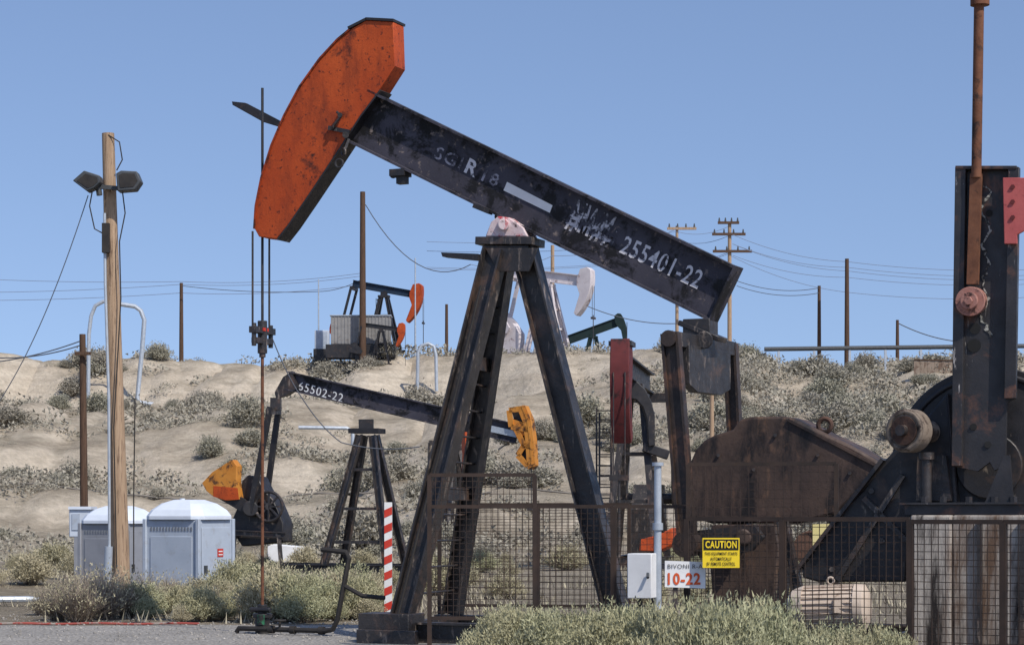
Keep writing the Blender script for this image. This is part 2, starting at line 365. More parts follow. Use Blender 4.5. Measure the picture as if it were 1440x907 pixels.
mb = MB(); mb.bar(pt(490, 40, -HW/2)+v*HW/2, pt(516, 27, -HW/2)+v*HW/2, HW+.04, .03, v); mb.bar(pt(515, 27, -HW/2)+v*HW/2, pt(554, 29, -HW/2)+v*HW/2, HW+.04, .03, v)
T.part('top_plate', mb, M['black'], head)
mb = MB(); mb.tube([pt(474, 158, -.2), pt(480, 163, -.22), pt(470, 176, -.22), pt(466, 182, -.2)], .018)
mb.cyl(pt(478, 162, -.14), pt(478, 162, -.24), .03); mb.bar(pt(462, 180, -.17), pt(492, 186, -.17), .05, .03)
mb.cyl(pt(486, 190, -.14), pt(486, 190, -.22), .04)
T.part('latch', mb, M['steel'], head)
mb = MB(); mb.torus(pt(477, 230, -.18), v, .05, .014); mb.torus(pt(483, 214, -.18), v+u*.6, .045, .014); mb.bar(pt(490, 196, -.15), pt(485, 210, -.18), .03, .05)
T.part('shackle', mb, M['steel'], head)
mb = MB()
mb.prism([pt(326, 143, .28), pt(345, 145, .28), pt(393, 170, .28), pt(396, 180, .28), pt(370, 172, .28), pt(327, 148, .28)], v*.05)
T.part('hanger_arm', mb, M['black'], head)
mb = MB(); mb.box(pt(563, 244, -.05), .2, .2, .08, -R(24)); mb.box(pt(566, 252, -.05), .12, .1, .12, -R(24)); mb.cyl(pt(553, 246, -.12), pt(553, 246, .12), .045)
T.part('beam_bracket', mb, M['black'])
mb = MB(); mb.bar(pt(668, 290, -.1), pt(690, 299, -.1), .05, .12); mb.cyl(pt(700, 305, -.1), pt(700, 305, .1), .04)
T.part('beam_clamp', mb, M['black'])
mb = MB(); mb.prism([pt(682, 333, -.16), pt(690, 312, -.16), pt(700, 304, -.16), pt(716, 306, -.16), pt(736, 320, -.16), pt(742, 333, -.16)], v*.32)
mb.cyl(pt(708, 316, -.25), pt(708, 316, .25), .07)
T.part('saddle_bearing', mb, M['saddle'], bevel=.015)
post = MB()
post.bar(pt(678, 341, 0), pt(757, 341, 0), .09, .40); post.bar(pt(686, 353, 0), pt(750, 353, 0), .1, .30)
post.prism([pt(682, 349, -.19), pt(756, 349, -.19), pt(744, 382, -.19), pt(700, 382, -.19)], v*.02)
cap = T.part('samson_post', post, M['steel'], bevel=.006)
def leg(xa, ya, ba, xb, yb, bb, h=.25, w=.22):
    a_ = pt(xa, ya, ba); b_ = pt(xb, yb, bb)
    t = (b_.z-.24)/(a_.z-b_.z); b_ = b_+(b_-a_)*t
    mb = MB(); mb.ibeam(a_, b_, h, w, u, .022, .018); return T.part('leg', mb, M['steel'], cap), a_, b_
l1, a1, b1 = leg(697, 352, -.13, 567, 868, -.85)
l2, a2, b2 = leg(710, 358, .13, 637, 858, .85, .21)
l3, a3, b3 = leg(738, 352, 0, 864, 850, 0, .27)
mb = MB()
for k in range(1, 14):
    t = k/14.0; mb.cyl(a1.lerp(b1, t), a2.lerp(b2, t), .013, n=8)
T.part('ladder', mb, M['steel'], cap)
for t, h_ in ((.30, .16), (.66, .12)):
    mb = MB(); mb.bar(a1.lerp(b1, t), a2.lerp(b2, t), h_, .05); T.part('cross_brace', mb, M['steel'], cap)
mb = MB(); mb.tube([a1.lerp(b1, .1)-v*.15, a1.lerp(b1, .4)-v*.15+u*.02, a1.lerp(b1, .7)-v*.16, a1.lerp(b1, .98)-v*.15], .014); T.part('grease_line', mb, M['pipe'], cap)
mb = MB(); mb.prism([pt(620, 355, -.3), pt(672, 357, -.3), pt(672, 366, -.3), pt(622, 361, -.3)], v*.15)
T.part('service_bracket', mb, M['black'], cap)
mb = MB()
for b_ in (-.85, .85): mb.ibeam(A.loc(-1.35, b_, .12), A.loc(5.0, b_, .12), .24, .16)
for a_ in (-1.1, 0.2, 1.2, 2.4, 3.6, 4.8): mb.bar(A.loc(a_, -.85, .13), A.loc(a_, .85, .13), .18, .15)
T.part('skid', mb, M['steel'])
mb = MB(); mb.bar(A.loc(-1.4, -.9, .17), A.loc(-.75, -.9, .17), .34, .42); mb.bar(A.loc(-1.35, -1.2, .08), A.loc(-.6, -1.2, .08), .16, .1)
T.part('footing', mb, M['steel'], bevel=.01)
tb = MB(); tb.box(pt(985, 462, 0), .32, .3, .2, -R(24)); tb.cyl(pt(990, 478, -.25), pt(990, 478, .25), .10); tb.bar(pt(960, 455, 0), pt(1016, 478, 0), .06, .32)
T.part('tail_bearing', tb, M['steel'], bevel=.01)
e0 = pt(943, 482, -.85); e1 = pt(1027, 486, .85)
e0.z = e1.z = (e0.z+e1.z)/2
mb = MB(); mb.bar(e0, e1, .16, .16)
q = e0.lerp(e1, .16); r_ = e0.lerp(e1, .86)
mb.prism([q+Vector((0, 0, -.05)), r_+Vector((0, 0, -.05)), r_+Vector((0, 0, -.48)), e0.lerp(e1, .7)+Vector((0, 0, -.56)), e0.lerp(e1, .3)+Vector((0, 0, -.56)), q+Vector((0, 0, -.48))], u*.1)
T.part('equalizer', mb, M['steel'], bevel=.006)
p1 = pt(967, 765, -.85)
mb = MB(); mb.ibeam(e0+Vector((0, 0, .06)), p1, .2, .12, u, .03, .03); mb.cyl(e0-v*.08, e0+v*.08, .09); mb.cyl(p1-v*.12, p1+v*.12, .14)
T.part('pitman', mb, M['pit'])
p2 = pt(1040, 740, .85)
mb = MB(); mb.ibeam(e1+Vector((0, 0, .06)), p2, .16, .12, u, .03, .03); mb.cyl(e1-v*.08, e1+v*.08, .08); mb.cyl(p2-v*.1, p2+v*.1, .12)
T.part('pitman', mb, M['pit'])
hk = [(966, 725), (966, 672), (970, 650), (978, 632), (990, 619), (1004, 612), (1030, 604), (1040, 590), (1056, 586), (1100, 585), (1116, 588), (1165, 612), (1200, 628), (1232, 647), (1237, 655), (1205, 692), (1176, 722), (1120, 736), (1000, 736)]
mb = MB(); mb.prism([pt(x, y, .1) for x, y in hk], v*.6)
cw = T.part('belt_guard', mb, M['case'], bevel=.03)
mb = MB()
mb.bar(pt(1108, 590, .085), pt(1234, 655, .085), .03, .03); T.part('guard_rib', mb, M['case'], cw)
for px_, py_ in ((1010, 640), (1090, 612), (1150, 640), (1060, 660), (1195, 665)):
    mb = MB(); mb.cyl(pt(px_, py_, .07), pt(px_, py_, .12), .022, n=6); T.part('bolt', mb, M['steel'], cw)
mb = MB(); mb.torus(pt(1160, 598, .25), v, .075, .026); T.part('lifting_eye', mb, M['rust'], cw)
mb = MB(); mb.prism([pt(x, y, -.2) for x, y in [(1000, 738), (1090, 736), (1096, 770), (1084, 868), (1004, 868), (996, 770)]], v*.6)
mb.cyl(pt(1045, 755, -.86), pt(1045, 755, .86), .09)
T.part('gear_reducer', mb, M['case'], bevel=.02)
mb = MB(); mb.ibeam(pt(1100, 732, -.1), pt(1130, 868, -.1), .12, .1, u); mb.bar(pt(1090, 800, -.1), pt(1170, 800, -.1), .07, .07); mb.ibeam(pt(1172, 722, .2), pt(1172, 868, .2), .12, .1, u)
T.part('guard_stand', mb, M['steel'])
mb = MB(); mb.prism([pt(x, y, -.72) for x, y in [(955, 750), (985, 745), (1060, 738), (1072, 755), (1055, 775), (985, 785)]], v*.12)
T.part('crank', mb, M['black'])
mb = MB(); mb.cyl(pt(1140, 770, .0), pt(1140, 770, .4), .19, n=30); mb.torus(pt(1140, 770, .0), v, .17, .02, 30); T.part('sheave', mb, M['rust'])
aw = pt(369, 400, 0); aL = (aw-A.O).dot(u)
for b_ in (-.2, .2):
    mb = MB(); top = A.loc(aL-.02, b_, pt(361, 325, -.2).z); bot = A.loc(aL-.02, b_, pt(361, 462, -.2).z); mb.cyl(top, bot, .013, n=8); T.part('bridle_cable', mb, M['steel'])
zc = pt(369, 465, 0).z
mb = MB(); mb.bar(A.loc(aL, -.24, zc), A.loc(aL, .24, zc), .08, .1); mb.bar(A.loc(aL, -.2, zc-.13), A.loc(aL, .2, zc-.13), .07, .08)
mb.cyl(A.loc(aL, 0, zc-.28), A.loc(aL, 0, zc+.12), .06); mb.cyl(A.loc(aL, 0, zc-.33), A.loc(aL, 0, zc-.24), .04)
for b_ in (-.2, .2): mb.cyl(A.loc(aL, b_, zc-.2), A.loc(aL, b_, zc+.08), .03, n=10)
cb = T.part('carrier_bar', mb, M['steel'], bevel=.004)
mb = MB(); mb.bar(A.loc(aL, -.08, zc+.01), A.loc(aL-.01, .06, zc+.01), .04, .125)
T.part('red_clamp', mb, M['red'], cb)
mb = MB(); mb.cyl(A.loc(aL, 0, .25), A.loc(aL, 0, zc), .02, n=10)
T.part('polished_rod', mb, M['rustrod'])
mb = MB(); mb.cyl(A.loc(aL, .0, zc), A.loc(aL, .0, pt(371, 124, 0).z), .017, n=8)
T.part('rod_extension', mb, M['black'])
# ------------------------------------------------------------------ wellhead
W = Thing('wellhead', A.loc(aL, 0, 0), 'black wellhead with small green valve and side pipes', 'wellhead')
mb = MB(); mb.cyl(A.loc(aL, 0, 0), A.loc(aL, 0, .22), .09); mb.cyl(A.loc(aL, 0, .2), A.loc(aL, 0, .25), .12); mb.cyl(A.loc(aL, 0, .25), A.loc(aL, 0, .36), .06)
mb.cyl(A.loc(aL-.14, -.05, .3), A.loc(aL+.14, -.05, .3), .03)
W.part('casing_head', mb, M['black'], bevel=.005)
mb = MB(); mb.cyl(A.loc(aL+.05, -.12, .12), A.loc(aL+.05, -.12, .24), .045)
W.part('green_valve', mb, M['wgreen'])
mb = MB(); mb.tube([A.loc(aL-.28, -.15, .02), A.loc(aL-.25, -.15, .07), A.loc(aL+.0, -.15, .07), A.loc(aL+1.0, -.2, .07), A.loc(aL+1.1, -.2, .09), A.loc(aL+1.16, -.2, .2), A.loc(aL+1.32, -.2, .95), A.loc(aL+1.28, -.2, 1.02), A.loc(aL+.95, -.2, 1.05)], .032)
mb.tube([A.loc(aL+1.25, -.2, .62), A.loc(aL+1.5, -.2, .5), A.loc(aL+1.8, -.2, .48)], .028)
for k in (.2, .5, .9): mb.cyl(A.loc(aL+k, -.18, .07), A.loc(aL+k+.07, -.18, .07), .05)
mb.torus(A.loc(aL+.35, -.18, .18), UP, .07, .012); mb.cyl(A.loc(aL+.35, -.18, .07), A.loc(aL+.35, -.18, .18), .015)
W.part('flow_line', mb, M['pipe'])
# ------------------------------------------------------------------ fences
def panel(T_, p, q, z0, z1, sp=.075, rails=(), name='fence_panel'):
    p = Vector((p.x, p.y, 0)); q = Vector((q.x, q.y, 0)); L = (q-p).length; d = (q-p)/L
    fr = MB()
    for e in (p, q): fr.bar(e+UP*0.0, e+UP*z1, .045, .045, d)
    for z in (z0, z1)+tuple(rails): fr.bar(p+UP*z, q+UP*z, .038, .035)
    if L > 1.7: fr.bar(p+d*(L/2)+UP*z0, p+d*(L/2)+UP*z1, .035, .03, d)
    f = T_.part(name, fr, M['mesh'])
    w = MB(); n = int(L/sp)
    nrm = d.cross(UP)*.012
    for i in range(1, n):
        j = random.uniform(-.01, .01); w.bar(p+d*(L*i/n+j)+UP*z0+nrm, p+d*(L*i/n)+UP*z1+nrm, .006, .006, d)
    n = int((z1-z0)/sp)
    for i in range(1, n): w.bar(p+UP*(z0+(z1-z0)*i/n), q+UP*(z0+(z1-z0)*i/n+random.uniform(-.01, .01)), .006, .006)
    T_.part('wire_mesh', w, M['mesh'], f, smooth=False)
random.seed(4)
Fn = Thing('mesh_fence', P(600, 720, 23.4), 'dark steel mesh guard fence around the tripod post', 'fence', 'guard fences')
panel(Fn, P(604, 0, 23.0), P(752, 0, 22.9), .36, 1.9, .065, (1.56,))
panel(Fn, P(756, 0, 22.9), P(862, 0, 22.7), .34, 1.56, .065)
panel(Fn, P(864, 0, 22.7), P(966, 0, 22.6), .34, 1.56, .065)
Fn = Thing('mesh_fence', P(700, 720, 27), 'dark steel mesh guard fence behind the tripod post', 'fence', 'guard fences')
panel(Fn, P(618, 0, 27.6), P(752, 0, 27.4), .3, 1.6, .075)
panel(Fn, P(755, 0, 27.4), P(885, 0, 27.2), .3, 1.6, .075)
Fn = Thing('mesh_fence', P(1070, 720, 22), 'tall dark mesh screen beside the rusty machine casing', 'fence', 'guard fences')
panel(Fn, P(968, 0, 22.3), P(1176, 0, 22.0), .2, 2.0, .09, ())
Fn = Thing('mesh_fence', P(1100, 720, 18.4), 'dark mesh fence carrying a yellow warning sign', 'fence', 'guard fences')
panel(Fn, P(966, 0, 18.9), P(1100, 0, 18.5), .15, 1.44, .065)
panel(Fn, P(1102, 0, 18.5), P(1279, 0, 18.0), .15, 1.44, .065)
Fn = Thing('mesh_fence', P(1380, 720, 18), 'dark mesh fence in front of stained base columns', 'fence', 'guard fences')
panel(Fn, P(1281, 0, 18.0), P(1410, 0, 17.6), .1, 1.42, .06)
panel(Fn, P(1412, 0, 17.6), P(1560, 0, 17.1), .1, 1.42, .06)
# ------------------------------------------------------------------ signs and boxes
d = 18.62
S = Thing('warning_sign', P(1014, 776, d), 'yellow and black caution sign wired to mesh fence', 'sign')
mb = MB(); mb.prism([P(988, 756, d), P(1040, 756, d), P(1040, 798, d), P(988, 798, d)], Vector((0, .006, 0)))
bd_ = S.part('board', mb, M['yellow'])
mb = MB(); mb.prism([P(989.5, 758, d-.004), P(1038.5, 758, d-.004), P(1038.5, 773, d-.004), P(989.5, 773, d-.004)], Vector((0, .002, 0)))
S.part('header_panel', mb, M['ink'], bd_)
def ST(T_, body, x0, y0, x1, h, d_, mat, par, bold=.02):
    p = P(x0, y0, d_); T_.text(body, p, P(x1, y0, d_)-p, P(x0, y0-h, d_)-p, mat, par, 'lettering', bold)
ST(S, 'CAUTION', 992, 770.5, 1036, 10.5, d-.009, M['yellow'], bd_, .03)
ST(S, 'THIS EQUIPMENT STARTS', 991, 781, 1037, 5, d-.006, M['ink'], bd_)
ST(S, 'AUTOMATICALLY', 999, 788, 1029, 5, d-.006, M['ink'], bd_)
ST(S, 'BY REMOTE CONTROL', 994, 795, 1034, 5, d-.006, M['ink'], bd_)
d = 18.75
S = Thing('well_sign', P(962, 806, d), 'white sign with dark and red-orange writing beside mesh fence', 'sign')
mb = MB(); mb.prism([P(935, 788, d), P(992, 790, d), P(992, 827, d), P(935, 825, d)], Vector((0, .01, 0)))
bd_ = S.part('board', mb, M['white'])
mb = MB(); mb.bar(P(950, 800, d+.04), Vector((P(950, 800, d).x, d+.04, 0)), .04, .04); S.part('post', mb, M['steel'])
ST(S, 'BIVONI R-A', 939, 799, 988, 6, d-.006, M['inkgrey'], bd_, .0)
ST(S, '10-22', 939, 822, 985, 17, d-.006, M['inkred'], bd_, .03)
S = Thing('notice_plate', P(1155, 752, 21.6), 'small faded yellow notice plate on rusty machine', 'sign')
mb = MB(); mb.prism([P(1142, 737, 21.6), P(1171, 736, 21.6), P(1170, 770, 21.6), P(1142, 770, 21.6)], Vector((0, .01, 0))); bd_ = S.part('board', mb, M['palesign'])
mb = MB(); mb.bar(Vector((P(1156, 0, 21.65).x, 21.65, 0)), P(1156, 765, 21.65), .04, .04); S.part('post', mb, M['steel'])
E = Thing('electrical_box', Vector((P(904, 0, 22).x, 22, 0)), 'white electrical enclosure on post beside blue-grey conduit', 'electrical box')
mb = MB(); mb.prism([P(882, 778, 21.9), P(916, 778, 21.8), P(916, 841, 21.8), P(882, 841, 21.9)], Vector((.08, .22, 0))); bx = E.part('enclosure', mb, M['white'], bevel=.008)
mb = MB(); mb.cyl(P(911, 806, 21.8), P(911, 812, 21.75), .015); E.part('door_latch', mb, M['lamp'], bx)
mb = MB(); mb.cyl(Vector((P(925, 0, 22).x, 22, 0)), P(925, 652, 22), .038); mb.cyl(P(925, 655, 22), P(925, 650, 22), .06); mb.cyl(P(925, 735, 22), P(925, 745, 22), .055)
E.part('conduit', mb, M['galv'])
mb = MB(); mb.bar(Vector((P(900, 0, 22.1).x, 22.1, 0)), P(900, 800, 22.1), .05, .05); E.part('post', mb, M['steel'])
S = Thing('marker_post', Vector((P(546, 0, 30).x, 30, 0)), 'red and white striped marker post on sandy ground', 'marker post')
x_ = P(546, 0, 30)
mb = MB(); mb.bar(Vector((x_.x, 30, 0)), P(546, 706, 30), .03, .11); mp = S.part('board', mb, M['white'])
for k in range(7):
    z_ = .1+k*.22; mb = MB(); mb.prism([Vector((x_.x-.055, 29.98, z_)), Vector((x_.x+.055, 29.98, z_+.05)), Vector((x_.x+.055, 29.98, z_+.16)), Vector((x_.x-.055, 29.98, z_+.11))], Vector((0, .003, 0))); S.part('red_stripe', mb, M['red'], mp)
Dm = Thing('orange_piece', Vector((P(920, 0, 30).x, 30, 0)), 'worn orange piece of machinery behind the mesh fence', 'machine part')  # unidentified orange piece of machinery, stood on a black pipe
mb = MB(); mb.prism([P(898, 775, 30), P(900, 758, 30), P(925, 752, 30), P(946, 741, 30), P(947, 765, 30), P(925, 776, 30)], Vector((.1, .25, 0))); Dm.part('orange_cover', mb, M['orange'], bevel=.02)
mb = MB(); mb.cyl(Vector((P(922, 0, 30.1).x, 30.1, 0)), P(922, 768, 30.1), .09); mb.cyl(P(922, 800, 30.1), P(922, 792, 30.1), .16); Dm.part('stem', mb, M['black'])
d = 19.1
Mo = Thing('electric_motor', Vector((P(1165, 0, d).x, d, 0)), 'pale beige finned electric motor on a low steel stand', 'motor')
ca = P(1132, 855, d); cb_ = P(1204, 853, d-.15)
mb = MB(); ax = (cb_-ca).normalized(); mb.cyl(ca, cb_, .19, n=28)
for k in range(26):
    an = 2*math.pi*k/26; sd = ax.cross(UP).normalized(); rr = sd*math.cos(an)+UP*math.sin(an); mb.bar(ca+rr*.195, cb_+rr*.195, .02, .008, rr)
body = Mo.part('motor_body', mb, M['motor'])
mb = MB(); mb.cyl(ca-ax*.10, ca, .17, .205, n=28); mb.cyl(ca-ax*.16, ca-ax*.10, .09, .17, n=28); Mo.part('end_bell', mb, M['motor'])
mb = MB(); mb.cyl(cb_, cb_+ax*.08, .21, .205, n=28); mb.cyl(cb_+ax*.08, cb_+ax*.12, .205, .13, n=28); Mo.part('end_bell', mb, M['motor'])
mb = MB(); mb.torus((ca+cb_)/2+UP*.24, ax.cross(UP), .03, .01); Mo.part('lifting_eye', mb, M['motor'], body)
mb = MB(); mb.box((ca+cb_)/2+Vector((.05, -.19, .02)), .12, .08, .11); Mo.part('terminal_box', mb, M['motor'], body)
mb = MB(); mb.bar(ca-UP*.22, cb_-UP*.22, .05, .35)
for q in (ca, cb_): mb.bar(q-UP*.22, Vector((q.x, q.y, 0)), .3, .06, ax)
Mo.part('stand', mb, M['steel'])
# ------------------------------------------------------------------ neighbouring pumpjack, nearer
B = Frame(1395, 19, 22); q = B.pt; bu, bv = B.u, B.v
N = Thing('pumpjack', B.loc(0, 0, 0), 'oil-stained black pumpjack crank and pitman on concrete base', 'pumpjack')
mb = MB()
mb.prism([q(x, y, 0) for x, y in [(1343, 235), (1432, 235), (1428, 560), (1416, 566), (1414, 655), (1398, 662), (1392, 650), (1375, 663), (1338, 655), (1340, 440)]], bv*.05)
mb.prism([q(x, y, -.09) for x, y in [(1343, 235), (1358, 235), (1352, 655), (1338, 655)]], bv*.088)
mb.prism([q(x, y, -.09) for x, y in [(1418, 235), (1433, 235), (1428, 560), (1412, 560)]], bv*.088)
mb.bar(q(1345, 237, -.04), q(1431, 237, -.04), .03, .12)
pit = N.part('pitman', mb, M['grime'], bevel=.004)
for x_, y_, r_ in ((1371, 462, .05), (1370, 486, .06), (1391, 300, .03), (1369, 600, .03), (1389, 625, .03)):
    mb = MB(); mb.cyl(q(x_, y_, -.012), q(x_, y_, .0), r_, n=18); N.part('bolt_hole', mb, M['ink'], pit)
rnd = random.Random(8); mb = MB(); yy = 262; L_ = []; R_ = []
for k in range(40):
    x_ = 1386+5*math.sin(k*.7)+rnd.uniform(-3, 3); w_ = rnd.uniform(.6, 3.4); L_.append(q(x_-w_, yy, -.008)); R_.append(q(x_+w_, yy, -.008)); yy += rnd.uniform(3, 8)
for k in range(39): mb.prism([L_[k], R_[k], R_[k+1], L_[k+1]], bv*.006)
N.part('dried_drip', mb, pmat('dried_pale_drips', (.3, .29, .25), (.45, .44, .4), 9, (.03, .03, .03), 14, (.46, .52)), pit)
mb = MB(); mb.cyl(q(1377, -12, -.12), q(1373, 250, -.12), .045); mb.bar(q(1373, 245, -.1), q(1368, 400, -.1), .10, .07, bu); mb.cyl(q(1378, -16, -.12), q(1378, 8, -.12), .085)
N.part('hanger_rod', mb, M['rustrod'])
mb = MB(); mb.cyl(q(1364, 424, -.2), q(1368, 424, 0), .13, n=24); mb.cyl(q(1362, 423, -.27), q(1364, 423, -.2), .075, n=20); mb.cyl(q(1361, 423, -.3), q(1362, 423, -.27), .04, n=6)
N.part('wrist_pin', mb, pmat('pink_rusted_pin', (.3, .13, .1), (.42, .22, .18), 7, (.06, .03, .025), 9, (.52, .6)), bevel=.005)
mb = MB(); mb.prism([q(x, y, -.14) for x, y in [(1410, 250), (1452, 250), (1452, 318), (1430, 330), (1430, 343), (1412, 343)]], bv*.045)
rp = N.part('red_bracket', mb, M['pinkred'], bevel=.006)
for x_, y_ in ((1424, 263), (1424, 284), (1424, 306)):
    mb = MB(); mb.cyl(q(x_, y_, -.155), q(x_, y_, -.14), .022, n=6); N.part('bracket_bolt', mb, M['maroon'], rp)
cc = q(1392, 655, .35); mb = MB(); mb.cyl(cc, cc+bv*.35, .90, n=64); mb.cyl(cc-bv*.06, cc, .3, n=30); mb.torus(cc, bv, .82, .03, 64)
N.part('crank_disc', mb, M['black'], bevel=.02)
mb = MB(); cc2 = q(1285, 606, -.1); axh = (bv*-1+bu*-.35).normalized()
mb.cyl(cc2, cc2+axh*.16, .195, n=32); mb.cyl(cc2-axh*.3, cc2, .1, n=24); mb.torus(cc2+axh*.155, axh, .165, .022, 32)
wb = N.part('belt_pulley', mb, pmat('tan_rust_pulley', (.15, .12, .09), (.25, .195, .15), 5, (.05, .034, .025), 6, (.5, .6)), bevel=.01)
mb = MB(); mb.cyl(cc2+axh*.161, cc2+axh*.18, .13, n=28); N.part('hub', mb, M['rust'], wb)
mb = MB(); mb.cyl(cc2+axh*.181, cc2+axh*.24, .05, n=20); N.part('shaft', mb, M['steel'], wb)
mb = MB(); mb.prism([q(x, y, .2) for x, y in [(1246, 645), (1268, 622), (1300, 590), (1332, 552), (1345, 700), (1345, 735), (1280, 735), (1274, 818), (1150, 818), (1128, 812), (1128, 796), (1180, 722), (1212, 690)]], bv*.25)
N.part('gear_case', mb, M['black'], bevel=.02)
mb = MB(); mb.bar(q(1246, 646, .3), q(1128, 798, .3), .035, .34); mb.bar(q(1270, 668, .17), q(1178, 815, .17), .05, .05); mb.bar(q(1215, 700, .17), q(1275, 760, .17), .05, .05)
mb.prism([q(x, y, .1) for x, y in [(1290, 640), (1330, 640), (1338, 704), (1288, 704)]], bv*.09)
for x_, y_ in ((1225, 690), (1250, 700), (1240, 760), (1200, 780), (1170, 800)): mb.cyl(q(x_, y_, .17), q(x_, y_, .2), .028, n=6)
N.part('case_flange', mb, M['steel'])
mb = MB(); mb.cyl(q(1303, 640, -.05), q(1303, 706, -.05), .045); mb.cyl(q(1303, 636, -.05), q(1303, 646, -.05), .07); N.part('oil_pipe', mb, M['steel'])
mb = MB(); mb.bar(q(1276, 716, .0), q(1500, 716, .0), .09, .24); mb.bar(q(1270, 708, -.0), q(1500, 707, -.0), .018, .32)
for x_ in (1300, 1326, 1362, 1398, 1425): mb.cyl(q(x_, 706, -.12), q(x_, 698, -.12), .035, n=6)
mb.prism([q(x, y, -.12) for x, y in [(1385, 706), (1412, 640), (1420, 640), (1425, 706)]], bv*.05)
N.part('base_beam', mb, M['grime'])
for pts_, b_, nm in (([(1280, 724), (1338, 724), (1338, 925), (1281, 925)], -.26, 'pillar'), ([(1339, 724), (1560, 724), (1560, 925), (1340, 925)], -.22, 'pillar')):
    mb = MB(); mb.prism([q(x, y, b_) for x, y in pts_], bv*.6); N.part(nm, mb, M['concrete'], bevel=.02)
for x_ in (1378, 1438):
    mb = MB(); mb.bar(q(x_, 732, -.25), q(x_, 920, -.25), .04, .05, bu); N.part('pillar_rib', mb, M['steel'])
# ------------------------------------------------------------------ second pumpjack
C = Frame(515, 52, 18); q = C.pt; cu, cv = C.u, C.v
D = Thing('pumpjack', C.loc(0, 0, 0), 'black pumpjack with yellow-orange head and worn white numbers', 'pumpjack')
mb = MB(); a_ = q(404, 535); b_ = q(728, 610); mb.ibeam(a_, b_, .46, .22, UP, .03, .02)
wbm = D.part('walking_beam', mb, M['beam'])
bd2 = (b_-a_).normalized(); bu2 = (UP-bd2*bd2.z).normalized()
p = q(419, 548, -.02); D.text('65502-22', p, q(481, 566, -.02)-p, bu2*.21, M['white'], wbm, 'lettering', .0)
mb = MB(); mb.prism([q(690, 598, -.14), q(726, 606, -.14), q(726, 615, -.14), q(690, 607, -.14)], cv*.01); D.part('blue_band', mb, M['galv'], wbm)
rim = [(716, 574), (724, 570), (738, 571), (746, 590), (750, 620), (752, 654), (746, 659)]
mb = MB()
for s_ in (-.2, .2):
    for (xa, ya), (xb, yb) in (((733, 572), (741, 592)), ((741, 592), (745, 622)), ((745, 622), (747, 656))): mb.bar(q(xa, ya, s_), q(xb, yb, s_), .04, .2, cv)
    for seg in ([(716, 577), (736, 574)], [(716, 577), (719, 600)], [(719, 600), (744, 604)], [(726, 604), (737, 626)], [(737, 626), (728, 640)], [(728, 640), (742, 655)], [(734, 626), (746, 628)]):
        mb.bar(q(*seg[0], s_), q(*seg[1], s_), .04, .13, cv)
mb.prism([q(x, y, -.18) for x, y in [(717, 588), (742, 596), (745, 610), (728, 614), (719, 602)]], cv*.36)
for (xa, ya), (xb, yb) in zip(rim[2:], rim[3:]): mb.bar(q(xa, ya), q(xb, yb), .46, .05, cv)
hd = D.part('horse_head', mb, M['yellow_orange'])
mb = MB(); mb.prism([q(x, y, -.05) for x, y in [(720, 578), (738, 576), (746, 600), (748, 652), (742, 654), (732, 640), (738, 626), (726, 606)]], cv*.1); D.part('dark_inset', mb, M['black'], hd)  # black inset that makes the inside of the open head dark
mb = MB(); mb.prism([q(x, y, -.1) for x, y in [(410, 522), (398, 530), (386, 552), (388, 560), (402, 556), (420, 545)]], cv*.2); mb.box(q(388, 568), .25, .3, .3)
mb.bar(q(378, 578, -.6), q(392, 578, .6), .16, .14); D.part('equalizer', mb, M['steel'])
for b__, x0, x1 in ((-.55, 380, 352), (.55, 392, 372)):
    mb = MB(); mb.bar(q(x0, 572, b__), q(x1, 720, b__), .13, .1, cu); D.part('pitman', mb, M['black'])
mb = MB(); mb.prism([q(x, y, -.35) for x, y in [(322, 740), (334, 712), (340, 676), (348, 668), (362, 670), (372, 690), (384, 702), (398, 735), (398, 762), (340, 768)]], cv*.6)
mb.cyl(q(352, 715, -.6), q(352, 715, .6), .2, n=24)
D.part('gear_reducer', mb, M['black'], bevel=.03)
mb = MB(); mb.torus(q(378, 712, -.5), cv, .36, .04, 28); mb.cyl(q(378, 712, -.52), q(378, 712, -.4), .09, n=16)
for k in range(4): an = k*math.pi/4; mb.bar(q(378, 712, -.5)+(cu*math.cos(an)+UP*math.sin(an))*.36, q(378, 712, -.5)-(cu*math.cos(an)+UP*math.sin(an))*.36, .05, .04, cv)
D.part('sheave', mb, M['steel'])
mb = MB(); mb.ibeam(q(312, 748, -.5), q(402, 752, -.5), .14, .12); mb.bar(q(330, 752, -.5), q(326, 800, -.5), .1, .1); mb.bar(q(392, 752, -.5), q(396, 800, -.5), .1, .1); D.part('reducer_stand', mb, M['steel'])
mb = MB(); mb.bar(q(352, 716, -.5), q(300, 686, -.5), .3, .12, UP); D.part('crank', mb, M['black'])
mb = MB(); mb.prism([q(x, y, -.62) for x, y in [(284, 679), (298, 664), (326, 646), (333, 655), (332, 676), (336, 702), (318, 704), (300, 698), (290, 690)]], cv*.3)
cwt = D.part('counterweight', mb, M['yellow_orange'], bevel=.01)
mb = MB(); mb.prism([q(x, y, -.63) for x, y in [(300, 683), (334, 686), (336, 702), (318, 703), (300, 698)]], cv*.008); D.part('red_band', mb, M['orange'], cwt)
mb = MB(); mb.bar(q(495, 606), q(537, 606), .12, .5); mb.box(q(515, 597), .35, .3, .25); pc = D.part('samson_post', mb, M['black'])
for (x0, b0, x1, y1, b1_) in ((506, -.2, 452, 806, -.7), (512, .2, 482, 800, .7), (524, -.2, 545, 806, -.7), (528, .2, 572, 800, .7)):
    mb = MB(); aa = q(x0, 612, b0); bb = q(x1, y1, b1_); bb = bb+(bb-aa)*((bb.z-.0)/(aa.z-bb.z)); mb.ibeam(aa, bb, .17, .15, cu, .02, .02); D.part('leg', mb, M['steel'], pc)
